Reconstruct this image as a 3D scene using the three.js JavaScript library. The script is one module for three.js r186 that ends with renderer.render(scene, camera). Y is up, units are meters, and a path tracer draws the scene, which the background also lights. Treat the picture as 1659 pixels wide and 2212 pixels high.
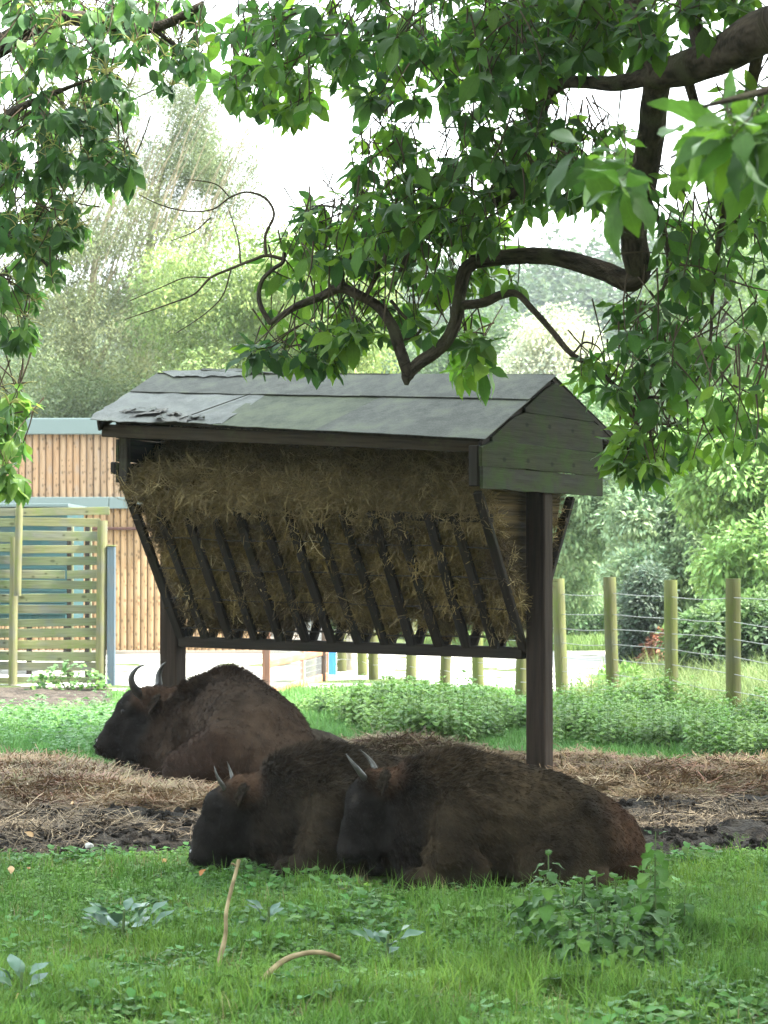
import * as THREE from 'three';
import { mergeGeometries } from 'three/addons/utils/BufferGeometryUtils.js';

// ---------------------------------------------------------------- camera, sky, sun, exposure
const scene = new THREE.Scene();
const FOCAL = 1106 / Math.tan(THREE.MathUtils.degToRad(13)), HORIZON = 1213, EYE = 2.0;
const camera = new THREE.PerspectiveCamera(26, 768 / 1024, 0.1, 3000);
const PITCH = Math.atan((HORIZON - 1106) / FOCAL);
camera.position.set(0, EYE, 0);
camera.rotation.set(PITCH, 0, 0);
camera.focus = 15; camera.userData.fStop = 6;
scene.add(camera);

const SUN = new THREE.Vector3(0.6, 0.78, 0.1).normalize();
const sun = new THREE.DirectionalLight(new THREE.Color(1, 0.97, 0.91), 4.6);
sun.position.copy(SUN).multiplyScalar(80).add(new THREE.Vector3(0, 0, -25));
sun.target.position.set(0, 0, -25);
sun.castShadow = true;
sun.shadow.radius = 4;
sun.shadow.mapSize.set(4096, 4096);
Object.assign(sun.shadow.camera, { left: -60, right: 60, top: 60, bottom: -60, near: 1, far: 220 });
scene.add(sun, sun.target);

{ // bright hazy sky: white veil, a little blue overhead, brighter round the sun
  const W = 256, H = 128, data = new Float32Array(W * H * 4);
  for (let r = 0; r < H; r++) for (let c = 0; c < W; c++) {
    const el = ((r + 0.5) / H - 0.5) * Math.PI, az = ((c + 0.5) / W - 0.5) * 2 * Math.PI;
    const d = new THREE.Vector3(Math.cos(az) * Math.cos(el), Math.sin(el), Math.sin(az) * Math.cos(el));
    const s = Math.max(0, d.dot(SUN)), up = Math.max(0, d.y), glow = 0.35 * Math.pow(s, 6) + 0.15 * s;
    const v = (el < 0 ? 0.5 : 0.95) + glow, i = (r * W + c) * 4, b = up * 0.22;
    data[i] = v * (0.94 - b); data[i + 1] = v * (0.985 - b * 0.45); data[i + 2] = v; data[i + 3] = 1;
  }
  const t = new THREE.DataTexture(data, W, H, THREE.RGBAFormat, THREE.FloatType);
  t.mapping = THREE.EquirectangularReflectionMapping; t.magFilter = t.minFilter = THREE.LinearFilter; t.needsUpdate = true;
  scene.background = t; scene.environment = t;
  scene.fog = new THREE.FogExp2(new THREE.Color(0.86, 0.93, 0.98), 0.0003);
  scene.backgroundIntensity = 1; scene.environmentIntensity = 1;
}
const renderer = new THREE.WebGLRenderer({ antialias: true });
renderer.setSize(768, 1024);
renderer.toneMapping = THREE.LinearToneMapping;
renderer.toneMappingExposure = 6.0;
renderer.shadowMap.enabled = true;
renderer.shadowMap.type = THREE.PCFSoftShadowMap;

// ---------------------------------------------------------------- helpers
const V = (x, y, z) => new THREE.Vector3(x, y, z);
function RNG(seed) { let a = seed >>> 0; return () => { a = (a + 0x6d2b79f5) | 0; let t = Math.imul(a ^ (a >>> 15), 1 | a); t = (t + Math.imul(t ^ (t >>> 7), 61 | t)) ^ t; return ((t ^ (t >>> 14)) >>> 0) / 4294967296; }; }
let rnd = RNG(7);
const rr = (a, b) => a + (b - a) * rnd();
const lerp = (a, b, t) => a + (b - a) * t, clamp = (x, a = 0, b = 1) => Math.min(b, Math.max(a, x));
const smooth = (a, b, x) => { const t = clamp((x - a) / (b - a)); return t * t * (3 - 2 * t); };
const hash3 = (x, y, z) => { let h = Math.imul(x | 0, 374761393) ^ Math.imul(y | 0, 668265263) ^ Math.imul(z | 0, 2147483647 - 1274126177); h = Math.imul(h ^ (h >>> 13), 1274126177); return ((h ^ (h >>> 16)) >>> 0) / 4294967296; };
function noise3(x, y, z) {
  const ix = Math.floor(x), iy = Math.floor(y), iz = Math.floor(z); let fx = x - ix, fy = y - iy, fz = z - iz;
  fx = fx * fx * (3 - 2 * fx); fy = fy * fy * (3 - 2 * fy); fz = fz * fz * (3 - 2 * fz);
  const L = (a, b, t) => a + (b - a) * t;
  return L(L(L(hash3(ix, iy, iz), hash3(ix + 1, iy, iz), fx), L(hash3(ix, iy + 1, iz), hash3(ix + 1, iy + 1, iz), fx), fy),
    L(L(hash3(ix, iy, iz + 1), hash3(ix + 1, iy, iz + 1), fx), L(hash3(ix, iy + 1, iz + 1), hash3(ix + 1, iy + 1, iz + 1), fx), fy), fz) * 2 - 1;
}
const fbm = (x, y, z, o = 4) => { let s = 0, a = 0.5; for (let i = 0; i < o; i++) { s += a * noise3(x, y, z); x = x * 2 + 11.3; y = y * 2 + 5.1; z = z * 2 + 7.7; a *= 0.5; } return s; };
const mod = (a, n) => ((a % n) + n) % n;
function pnoise(x, y, px, py, s = 0) { // periodic
  const ix = Math.floor(x), iy = Math.floor(y); let fx = x - ix, fy = y - iy; fx = fx * fx * (3 - 2 * fx); fy = fy * fy * (3 - 2 * fy);
  const h = (a, b) => hash3(mod(a, px), mod(b, py), s);
  return lerp(lerp(h(ix, iy), h(ix + 1, iy), fx), lerp(h(ix, iy + 1), h(ix + 1, iy + 1), fx), fy) * 2 - 1;
}
// a pixel of the photograph (1659 wide) at a depth becomes a point of the place
function ray(px, py) { const x = (px - 829.5) / FOCAL, y = -(py - 1106) / FOCAL, c = Math.cos(PITCH), s = Math.sin(PITCH); return V(x, y * c + s, y * s - c); }
function P(px, py, D) { const r = ray(px, py); return V(0, EYE, 0).addScaledVector(r, D / -r.z); }
function G(px, py, g = 0) { const r = ray(px, py); return V(0, EYE, 0).addScaledVector(r, (g - EYE) / r.y); }
const pxm = (D) => FOCAL / D;

const used = {};
function numbered(n) { if (!(n in used)) { used[n] = 0; return n; } used[n]++; return n + '_' + String(used[n]).padStart(3, '0'); }
function tag(o, label, category, group, kind) { o.userData.label = label; if (category) o.userData.category = category; if (group) o.userData.group = group; if (kind) o.userData.kind = kind; return o; }
function shade(m) { m.castShadow = true; m.receiveShadow = true; return m; }
function thing(name, label, category, pos = V(0, 0, 0), group, turn = 0) { const g = new THREE.Group(); g.name = numbered(name); g.position.copy(pos); g.rotation.y = turn; tag(g, label, category, group); scene.add(g); return g; }
function part(parent, name, geo, mat, label) { const m = shade(new THREE.Mesh(geo, mat)); m.name = name; if (label) m.userData.label = label; parent.add(m); return m; }
function partW(parent, name, geo, mat, label) { const p = parent.position; geo.translate(-p.x, -p.y, -p.z); return part(parent, name, geo, mat, label); } // geometry given in place
function solo(name, geo, mat, label, category, group, kind) { const m = shade(new THREE.Mesh(geo, mat)); m.name = numbered(name); tag(m, label, category, group, kind); scene.add(m); return m; }
function inst(name, geo, mat, mats, cols, parent = scene, kind = 'stuff') {
  const m = shade(new THREE.InstancedMesh(geo, mat, mats.length)); m.name = parent === scene ? numbered(name) : name;
  for (let i = 0; i < mats.length; i++) { m.setMatrixAt(i, mats[i]); if (cols) m.setColorAt(i, cols[i]); }
  if (kind) m.userData.kind = kind; parent.add(m); return m;
}
const rgb = (r, g, b) => new THREE.Color().setRGB(r, g, b);
const tint = (c, v, h = 0) => { const k = 1 + (rnd() * 2 - 1) * v, w = (rnd() * 2 - 1) * h; return rgb(c[0] * k * (1 + w), c[1] * k, c[2] * k * (1 - w)); };

function mkTex(w, h, fn, color = true) {
  const d = new Uint8Array(w * h * 4), to = (x) => { x = clamp(x); return Math.round(255 * (color ? (x <= 0.0031308 ? 12.92 * x : 1.055 * Math.pow(x, 1 / 2.4) - 0.055) : x)); };
  for (let y = 0; y < h; y++) for (let x = 0; x < w; x++) { const c = fn(x / w, y / h), i = (y * w + x) * 4; d[i] = to(c[0]); d[i + 1] = to(c[1]); d[i + 2] = to(c[2]); d[i + 3] = 255; }
  const t = new THREE.DataTexture(d, w, h); t.wrapS = t.wrapT = THREE.RepeatWrapping; t.magFilter = THREE.LinearFilter; t.minFilter = THREE.LinearMipmapLinearFilter; t.generateMipmaps = true;
  if (color) t.colorSpace = THREE.SRGBColorSpace; t.needsUpdate = true; return t;
}
// wood: u across the grain, v along it, one tile = 1 m
function woodTex(base, dark, moss, mossAmt, knots, seed, grey) {
  const K = []; const q = RNG(seed); for (let i = 0; i < knots; i++) K.push([q(), q(), 0.006 + q() * 0.012]);
  return mkTex(512, 512, (u, v) => {
    let g = 0.5 * pnoise(u * 64, v * 3, 64, 3, seed) + 0.3 * pnoise(u * 160, v * 8, 160, 8, seed + 1) + 0.3 * pnoise(u * 16, v * 2, 16, 2, seed + 2);
    let t = clamp(0.5 + g * 0.55), c = [0, 1, 2].map((k) => lerp(dark[k], base[k], t));
    const m = clamp((pnoise(u * 6, v * 4, 6, 4, seed + 3) * 0.6 + pnoise(u * 24, v * 16, 24, 16, seed + 4) * 0.4 + pnoise(u * 90, v * 60, 90, 60, seed + 6) * 0.25) + mossAmt);
    c = c.map((x, k) => lerp(x, moss[k], m * 0.75));
    const gr = clamp(pnoise(u * 10, v * 5, 10, 5, seed + 5) + (grey || 0)); c = c.map((x, k) => lerp(x, (c[0] + c[1] + c[2]) / 3, gr * 0.5));
    for (const [ku, kv, r] of K) { let du = Math.abs(u - ku), dv = Math.abs(v - kv) * 0.6; du = Math.min(du, 1 - du); const d = Math.hypot(du, dv); if (d < r * 2) { const f = smooth(r * 2, r * 0.6, d); c = c.map((x, k) => lerp(x, dark[k] * 0.45, f * 0.8)); } }
    return c;
  });
}
const grainBump = mkTex(512, 512, (u, v) => { const g = 0.5 + 0.3 * pnoise(u * 64, v * 3, 64, 3, 91) + 0.25 * pnoise(u * 170, v * 8, 170, 8, 92); return [g, g, g]; }, false);
const roughBump = mkTex(512, 512, (u, v) => { const g = 0.5 + 0.22 * pnoise(u * 16, v * 16, 16, 16, 93) + 0.2 * pnoise(u * 50, v * 50, 50, 50, 94) + 0.2 * pnoise(u * 140, v * 140, 140, 140, 95); return [g, g, g]; }, false);
const std = (o) => new THREE.MeshPhysicalMaterial({ roughness: 0.9, metalness: 0, specularIntensity: o.roughness && o.roughness < 0.6 ? 1 : 0.22, ...o });
const wood = (...a) => std({ map: woodTex(...a), bumpMap: grainBump, bumpScale: 0.003, roughness: 0.88 });
const M = {
  rack: wood([0.034, 0.028, 0.021], [0.012, 0.01, 0.0075], [0.022, 0.028, 0.012], -0.25, 5, 11),
  post: wood([0.046, 0.032, 0.022], [0.015, 0.011, 0.008], [0.024, 0.027, 0.012], -0.3, 6, 21),
  gable: wood([0.048, 0.045, 0.03], [0.015, 0.015, 0.009], [0.03, 0.054, 0.01], 0.32, 4, 31),
  fascia: wood([0.066, 0.05, 0.033], [0.02, 0.015, 0.01], [0.07, 0.075, 0.03], -0.15, 6, 41),
  fenceBoard: wood([0.19, 0.19, 0.115], [0.105, 0.105, 0.055], [0.115, 0.155, 0.045], 0.12, 8, 51),
  fencePost: wood([0.16, 0.155, 0.08], [0.085, 0.08, 0.04], [0.11, 0.14, 0.025], 0.1, 5, 61),
  larch: wood([0.33, 0.235, 0.15], [0.2, 0.13, 0.075], [0.28, 0.205, 0.14], -0.3, 26, 71, -0.3),
  redPost: wood([0.26, 0.13, 0.08], [0.13, 0.06, 0.04], [0.3, 0.2, 0.12], -0.2, 3, 81),
  teal: wood([0.03, 0.07, 0.07], [0.02, 0.05, 0.05], [0.04, 0.07, 0.055], -0.1, 0, 86),
  bluePost: wood([0.085, 0.115, 0.13], [0.055, 0.075, 0.085], [0.12, 0.1, 0.07], -0.1, 0, 88),
  bluePaint: std({ color: rgb(0.06, 0.22, 0.42), bumpMap: grainBump, bumpScale: 0.002 }),
  metalGreen: std({ color: rgb(0.075, 0.105, 0.1), roughness: 0.55, bumpMap: roughBump, bumpScale: 0.001 }),
  barnCore: std({ color: rgb(0.24, 0.165, 0.1) }),
  wire: std({ color: rgb(0.3, 0.3, 0.29), roughness: 0.5, metalness: 0.6 }),
  darkWire: std({ color: rgb(0.05, 0.045, 0.04), roughness: 0.7, metalness: 0.3 }),
  bark: std({ map: mkTex(512, 512, (u, v) => { const a = pnoise(u * 30, v * 8, 30, 8, 101) * 0.5 + pnoise(u * 80, v * 30, 80, 30, 102) * 0.4, m = clamp(pnoise(u * 7, v * 7, 7, 7, 103) - 0.1), t = clamp(0.5 + a); return [lerp(lerp(0.02, 0.07, t), 0.065, m), lerp(lerp(0.016, 0.054, t), 0.062, m), lerp(lerp(0.012, 0.04, t), 0.035, m)]; }), bumpMap: roughBump, bumpScale: 0.012 }),
  paleBark: std({ map: mkTex(256, 256, (u, v) => { const t = clamp(0.5 + pnoise(u * 20, v * 6, 20, 6, 111) * 0.6); return [lerp(0.12, 0.3, t), lerp(0.1, 0.25, t), lerp(0.06, 0.16, t)]; }), bumpMap: roughBump, bumpScale: 0.01 }),
  twig: std({ color: rgb(0.06, 0.045, 0.03) }),
};
// tinted copies for pieces whose tone varies
const variants = (m, list) => list.map((c) => { const k = m.clone(); k.color.setRGB(...c); return k; });

const leafMat = (c, spec = 0.4, tr = 0.4) => new THREE.MeshPhysicalMaterial({ color: rgb(...c), roughness: 0.5, transmission: 0, thickness: 0, ...(tr ? { transmission: tr, roughness: 0.72 } : {}), specularIntensity: spec, side: THREE.DoubleSide });

// box with chamfered edges, v runs along the longest axis
function chamBox(w, h, d, c = 0.006) {
  c = Math.min(c, w * 0.3, h * 0.3, d * 0.3);
  const H = [w / 2, h / 2, d / 2], pos = [], uv = [];
  const ax = H.indexOf(Math.max(...H)), o = rnd() * 10, o2 = rnd() * 10;
  const put = (p, ua) => { pos.push(p[0], p[1], p[2]); uv.push(p[ua] + o, p[ax] + o2); };
  const corner = (s, k) => s.map((e, i) => e * (i === k ? H[i] : H[i] - c)); // the vertex of corner s that lies on face k
  const tri = (a, b, e, out, ua) => { const n = V(b[0] - a[0], b[1] - a[1], b[2] - a[2]).cross(V(e[0] - a[0], e[1] - a[1], e[2] - a[2])); const f = n.dot(V(...out)) >= 0 ? [a, b, e] : [a, e, b]; f.forEach((p) => put(p, ua)); };
  for (let k = 0; k < 3; k++) { const i = (k + 1) % 3, j = (k + 2) % 3; for (const s of [-1, 1]) { const q = [[-1, -1], [1, -1], [1, 1], [-1, 1]].map(([a, b]) => { const e = [0, 0, 0]; e[k] = s; e[i] = a; e[j] = b; return corner(e, k); }); const out = [0, 0, 0]; out[k] = s; const ua = i === ax ? j : i; tri(q[0], q[1], q[2], out, ua); tri(q[0], q[2], q[3], out, ua); } }
  for (let k = 0; k < 3; k++) { const i = (k + 1) % 3, j = (k + 2) % 3, ua = k === ax ? i : (i === ax ? j : i); for (const a of [-1, 1]) for (const b of [-1, 1]) { const e0 = [0, 0, 0], e1 = [0, 0, 0]; e0[i] = e1[i] = a; e0[j] = e1[j] = b; e0[k] = -1; e1[k] = 1; const out = [0, 0, 0]; out[i] = a; out[j] = b; const A = corner(e0, i), B = corner(e1, i), C = corner(e1, j), D = corner(e0, j); tri(A, B, C, out, ua); tri(A, C, D, out, ua); } }
  for (const a of [-1, 1]) for (const b of [-1, 1]) for (const e of [-1, 1]) { const s = [a, b, e]; tri(corner(s, 0), corner(s, 1), corner(s, 2), s, ax === 0 ? 1 : 0); }
  const g = new THREE.BufferGeometry(); g.setAttribute('position', new THREE.Float32BufferAttribute(pos, 3)); g.setAttribute('uv', new THREE.Float32BufferAttribute(uv, 2)); g.computeVertexNormals(); return g;
}
function basis(o, x, y, z) { return new THREE.Matrix4().makeBasis(x, y, z).setPosition(o); }
// a beam from a to b: w across 'side', h across the third axis
function beam(a, b, w, h, side, c = 0.008) {
  const y = b.clone().sub(a), L = y.length(); y.normalize(); const x = side.clone().addScaledVector(y, -side.dot(y)).normalize(), z = x.clone().cross(y);
  return chamBox(w, L, h, c).applyMatrix4(basis(a.clone().add(b).multiplyScalar(0.5), x, y, z));
}
// tapered tube through points
function limb(pts, radii, seg = 8, sub = 6, wob = 0) {
  const cur = new THREE.CatmullRomCurve3(pts, false, 'centripetal'), n = (pts.length - 1) * sub, pos = [], uv = [], idx = [];
  let prev = null, len = 0, last = null, N = V(0, 0, 1);
  for (let i = 0; i <= n; i++) {
    const t = i / n, p = cur.getPoint(t), tg = cur.getTangent(t), f = t * (radii.length - 1), k = Math.min(radii.length - 2, Math.floor(f)), r = lerp(radii[k], radii[k + 1], f - k);
    if (last) len += p.distanceTo(last); last = p;
    if (i === 0) N = Math.abs(tg.y) < 0.9 ? V(0, 1, 0) : V(1, 0, 0);
    N = N.clone().addScaledVector(tg, -N.dot(tg)).normalize(); const B = tg.clone().cross(N);
    for (let j = 0; j <= seg; j++) { const a = (j / seg) * Math.PI * 2, q = r * (1 + (wob ? wob * noise3(Math.cos(a) * 1.5 + i * 0.31, Math.sin(a) * 1.5, i * 0.27 + r * 90) : 0)), v = p.clone().addScaledVector(N, Math.cos(a) * q).addScaledVector(B, Math.sin(a) * q); pos.push(v.x, v.y, v.z); uv.push((j / seg) * Math.max(0.2, Math.round(r * 12) / 2), len); }
  }
  for (let i = 0; i < n; i++) for (let j = 0; j < seg; j++) { const a = i * (seg + 1) + j, b = a + seg + 1; idx.push(a, a + 1, b, b, a + 1, b + 1); }
  for (const [row, dir] of [[0, 1], [n, -1]]) { const c = cur.getPoint(row / n), k = pos.length / 3; pos.push(c.x, c.y, c.z); uv.push(0, 0); for (let j = 0; j < seg; j++) { const a = row * (seg + 1) + j; dir > 0 ? idx.push(k, a + 1, a) : idx.push(k, a, a + 1); } }
  const g = new THREE.BufferGeometry(); g.setAttribute('position', new THREE.Float32BufferAttribute(pos, 3)); g.setAttribute('uv', new THREE.Float32BufferAttribute(uv, 2)); g.setIndex(idx); g.computeVertexNormals(); return g;
}
// a serrated leaf, 1 long along +y, face towards +z
function leafGeo(width, rows, bend, fold, serr, peak = 0.45) {
  const pos = [], uv = [], idx = [];
  for (let i = 0; i <= rows; i++) {
    const t = i / rows, w = width * 0.5 * Math.pow(Math.sin(Math.PI * Math.pow(t, Math.log(0.5) / Math.log(peak))), 1.08) * (i % 2 && serr ? 1 + serr : 1), z = -bend * t * t, y = t * (1 - bend * 0.3 * t);
    const wv = width * 0.09 * Math.sin(t * 11 + bend * 9), wv2 = width * 0.09 * Math.sin(t * 10 + 2 + bend * 7); pos.push(-w, y, z + w * fold + wv, 0, y, z, w, y, z + w * fold + wv2); uv.push(0, t, 0.5, t, 1, t);
    if (i < rows) { const a = i * 3; idx.push(a, a + 1, a + 4, a, a + 4, a + 3, a + 1, a + 2, a + 5, a + 1, a + 5, a + 4); }
  }
  const g = new THREE.BufferGeometry(); g.setAttribute('position', new THREE.Float32BufferAttribute(pos, 3)); g.setAttribute('uv', new THREE.Float32BufferAttribute(uv, 2)); g.setIndex(idx); g.computeVertexNormals(); return g;
}
// matrix that lays a leaf along dir with its face towards nrm
function leafMatrix(o, dir, nrm, s, sw = 1) {
  const y = dir.clone().normalize(), x = y.clone().cross(nrm); if (x.lengthSq() < 1e-6) x.set(1, 0, 0); x.normalize(); const z = x.clone().cross(y);
  return new THREE.Matrix4().makeBasis(x.multiplyScalar(s * sw), y.clone().multiplyScalar(s), z.multiplyScalar(s)).setPosition(o);
}
const randDir = () => { const z = rr(-1, 1), a = rr(0, Math.PI * 2), s = Math.sqrt(1 - z * z); return V(s * Math.cos(a), z, s * Math.sin(a)); };
function deindexMerge(list) { return mergeGeometries(list.map((g) => { const k = g.index ? g.toNonIndexed() : g; for (const n of Object.keys(k.attributes)) if (!['position', 'normal', 'uv'].includes(n)) k.deleteAttribute(n); return k; })); }

// ---------------------------------------------------------------- ground
function gh(x, z) { // gentle unevenness, rising a little under the bedding
  const near = smooth(60, 30, -z);
  return near * (0.035 * fbm(x * 0.7, 3.1, z * 0.7, 3) + 0.02 * fbm(x * 2.3, 8.1, z * 2.3, 2));
}
{
  const xs = [], zs = []; for (let i = -60; i <= 60; i++) xs.push(Math.sign(i) * (Math.abs(i) * 0.14 + Math.pow(Math.abs(i) / 60, 5) * 900)); for (let j = 0; j <= 170; j++) zs.push(20 - j * 0.38 - Math.pow(j / 170, 7) * 1400);
  const pos = [], uv = [], idx = [], nx = xs.length;
  for (const z of zs) for (const x of xs) { pos.push(x, gh(x, z), z); uv.push(x * 0.6, z * 0.6); }
  for (let j = 0; j < zs.length - 1; j++) for (let i = 0; i < nx - 1; i++) { const a = j * nx + i; idx.push(a, a + 1, a + nx, a + 1, a + nx + 1, a + nx); }
  const g = new THREE.BufferGeometry(); g.setAttribute('position', new THREE.Float32BufferAttribute(pos, 3)); g.setAttribute('uv', new THREE.Float32BufferAttribute(uv, 2)); g.setIndex(idx); g.computeVertexNormals();
  const map = mkTex(512, 512, (u, v) => { const a = pnoise(u * 9, v * 9, 9, 9, 121) * 0.5 + pnoise(u * 40, v * 40, 40, 40, 122) * 0.4 + pnoise(u * 130, v * 130, 130, 130, 123) * 0.4, t = clamp(0.5 + a); return [lerp(0.035, 0.085, t), lerp(0.045, 0.11, t), lerp(0.018, 0.035, t)]; });
  solo('ground', g, std({ map, bumpMap: roughBump, bumpScale: 0.03 }), 'green turf ground of the paddock', null, null, 'structure');
}
// a sheet over part of the ground, kept where inside(x, z) > 0
function sheet(name, label, inside, x0, x1, z0, z1, step, height, mat, k = 0.6, kind = 'structure') {
  const nx = Math.ceil((x1 - x0) / step), nz = Math.ceil((z1 - z0) / step), pos = [], uv = [], idx = [], on = [];
  for (let j = 0; j <= nz; j++) for (let i = 0; i <= nx; i++) { const x = x0 + i * step, z = z0 + j * step; pos.push(x, height(x, z), z); uv.push(x * k, z * k); on.push(inside(x, z) > 0); }
  for (let j = 0; j < nz; j++) for (let i = 0; i < nx; i++) { const a = j * (nx + 1) + i, b = a + nx + 1; if (on[a] && on[a + 1] && on[b]) idx.push(a, b, a + 1); if (on[a + 1] && on[b] && on[b + 1]) idx.push(a + 1, b, b + 1); }
  const g = new THREE.BufferGeometry(); g.setAttribute('position', new THREE.Float32BufferAttribute(pos, 3)); g.setAttribute('uv', new THREE.Float32BufferAttribute(uv, 2)); g.setIndex(idx); g.computeVertexNormals();
  return solo(name, g, mat, label, null, null, kind);
}
// outlines in plan from pixels on the ground
const poly = (list) => list.map(([x, y]) => { const p = G(x, y); return [p.x, p.z]; });
function inPoly(pl, x, z) { let c = false; for (let i = 0, j = pl.length - 1; i < pl.length; j = i++) { const [xi, zi] = pl[i], [xj, zj] = pl[j]; if ((zi > z) !== (zj > z) && x < ((xj - xi) * (z - zi)) / (zj - zi) + xi) c = !c; } return c; }
function edgeDist(pl, x, z) { let d = 1e9; for (let i = 0, j = pl.length - 1; i < pl.length; j = i++) { const [ax, az] = pl[j], [bx, bz] = pl[i], t = clamp(((x - ax) * (bx - ax) + (z - az) * (bz - az)) / ((bx - ax) ** 2 + (bz - az) ** 2)); d = Math.min(d, Math.hypot(x - ax - t * (bx - ax), z - az - t * (bz - az))); } return inPoly(pl, x, z) ? d : -d; }
const MUD = poly([[-250, 1850], [60, 1852], [300, 1862], [430, 1850], [760, 1850], [1250, 1850], [1420, 1868], [1560, 1860], [1900, 1850], [1950, 1660], [1260, 1650], [1000, 1640], [700, 1640], [560, 1660], [-250, 1670]]);
const mudIn = (x, z) => edgeDist(MUD, x, z) + 0.25 * fbm(x * 1.3, 0, z * 1.3, 3);
const mudMap = mkTex(512, 512, (u, v) => { const a = pnoise(u * 12, v * 12, 12, 12, 131) * 0.5 + pnoise(u * 45, v * 45, 45, 45, 132) * 0.45 + pnoise(u * 140, v * 140, 140, 140, 133) * 0.35, t = clamp(0.45 + a); return [lerp(0.014, 0.05, t), lerp(0.011, 0.041, t), lerp(0.009, 0.032, t)]; });
sheet('mud', 'dark trodden mud round the feeder', mudIn, -6, 6, -27, -13.5, 0.06, (x, z) => gh(x, z) + 0.004 + smooth(0, 0.5, mudIn(x, z)) * (0.05 + 0.07 * fbm(x * 3, 1, z * 3, 3) + 0.07 * fbm(x * 9, 2, z * 9, 3)), std({ map: mudMap, bumpMap: roughBump, bumpScale: 0.03, roughness: 0.95 }));
const YARD = [[-30, -37], [-6.8, -36.3], [-3.3, -33.2], [0.5, -35.6], [2.6, -33.2], [3.1, -32.2], [3.9, -36], [5.2, -49.5], [4, -49.6], [-1, -49], [-1.4, -60], [-30, -60]];
const yardMap = mkTex(512, 512, (u, v) => { const a = pnoise(u * 6, v * 6, 6, 6, 141) * 0.3 + pnoise(u * 60, v * 60, 60, 60, 142) * 0.35 + pnoise(u * 150, v * 150, 150, 150, 143) * 0.45, t = clamp(0.5 + a); return [lerp(0.26, 0.46, t), lerp(0.25, 0.43, t), lerp(0.22, 0.38, t)]; });
sheet('yard', 'pale gravel yard in the sun behind the fence', (x, z) => edgeDist(YARD, x, z) + 0.15 * fbm(x, 0, z, 3), -16, 7, -61, -31, 0.2, (x, z) => gh(x, z) + 0.006, std({ map: yardMap, bumpMap: roughBump, bumpScale: 0.02 }));
const SOIL = poly([[-150, 1545], [-150, 1488], [240, 1486], [252, 1520], [200, 1535]]);
sheet('soil_strip', 'bare dug soil at the foot of the board fence', (x, z) => edgeDist(SOIL, x, z) + 0.2 * fbm(x * 1.2, 0, z * 1.2, 3), -9, -3, -37, -28, 0.1, (x, z) => gh(x, z) + 0.01 + 0.05 * Math.max(0, fbm(x * 4, 0, z * 4, 3)), std({ map: mudMap, color: rgb(1.7, 1.65, 1.6), bumpMap: roughBump, bumpScale: 0.04 }));

{ // clods kicked up in the mud, straw trodden into it
  rnd = RNG(31); const geos = [1, 2].map((k) => { const g = new THREE.IcosahedronGeometry(1, 2), p = g.attributes.position; for (let i = 0; i < p.count; i++) { const v = V(0, 0, 0).fromBufferAttribute(p, i), q = 1 + 0.55 * noise3(v.x * 1.7 + k * 9, v.y * 1.7, v.z * 1.7) + 0.2 * noise3(v.x * 4, v.y * 4 + k, v.z * 4); p.setXYZ(i, v.x * q, v.y * q * 0.6, v.z * q); } g.computeVertexNormals(); return g; });
  const mh = (x, z) => gh(x, z) + 0.004 + smooth(0, 0.5, mudIn(x, z)) * (0.05 + 0.07 * fbm(x * 3, 1, z * 3, 3) + 0.07 * fbm(x * 9, 2, z * 9, 3)); globalThis.mudHeight = mh;
  const g = thing('mud_clods', 'dark clods of earth strewn over the trodden mud', 'earth'); g.userData.kind = 'stuff'; const ls = [[], []], cs = [[], []];
  for (let i = 0; i < 5200;) { const x = rr(-4.5, 5.4), z = rr(-18, -14); if (mudIn(x, z) < 0.02 || fbm(x * 1.6, 3, z * 1.6, 3) < -0.2) continue; i++; const s = 0.008 + 0.032 * Math.pow(rnd(), 3), k = i & 1; ls[k].push(new THREE.Matrix4().compose(V(x, mh(x, z) + s * 0.2, z), new THREE.Quaternion().setFromEuler(new THREE.Euler(rr(0, 6), rr(0, 6), rr(0, 6))), V(s, s, s))); cs[k].push(tint([0.026, 0.021, 0.017], 0.5)); }
  ls.forEach((l, k) => inst('clods', geos[k], std({ color: rgb(1, 1, 1), bumpMap: roughBump, bumpScale: 0.01 }), l, cs[k], g));
}

// ---------------------------------------------------------------- feeder
const fA = P(374, HORIZON, 21.4).setY(0), fB = P(1165, HORIZON, 19.6).setY(0), fU = fB.clone().sub(fA).normalize(), fN = V(-fU.z, 0, fU.x), fL = fB.distanceTo(fA);
if (fN.z < 0) fN.negate();
const Fp = (s, t, y) => fA.clone().addScaledVector(fU, s).addScaledVector(fN, t).setY(y);
function onSide(px, py, t) { const r = ray(px, py), o = V(0, EYE, 0), q = fA.clone().addScaledVector(fN, t), k = q.sub(o).dot(fN) / r.dot(fN); return o.addScaledVector(r, k); }
function onEnd(px, py, s) { const r = ray(px, py), o = V(0, EYE, 0), q = fA.clone().addScaledVector(fU, s), k = q.sub(o).dot(fU) / r.dot(fU); return o.addScaledVector(r, k); }
const sOf = (p) => p.clone().sub(fA).dot(fU), tOf = (p) => p.clone().sub(fA).dot(fN);
const feeder = thing('hay_feeder', 'old dark timber hay feeder with felted gable roof behind the lying animals', 'hay feeder', fA.clone().lerp(fB, 0.5));
const HALF = 1.42;
const rL = onSide(340, 810, 0), rR = onSide(1195, 813, 0), eL = onSide(205, 902, HALF), eR = onSide(1045, 946, HALF);
const bR = onEnd(1345, 957, sOf(rR) - 0.02), bL = Fp(sOf(eL) + 0.02, tOf(bR), eL.y - 0.03);
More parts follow.
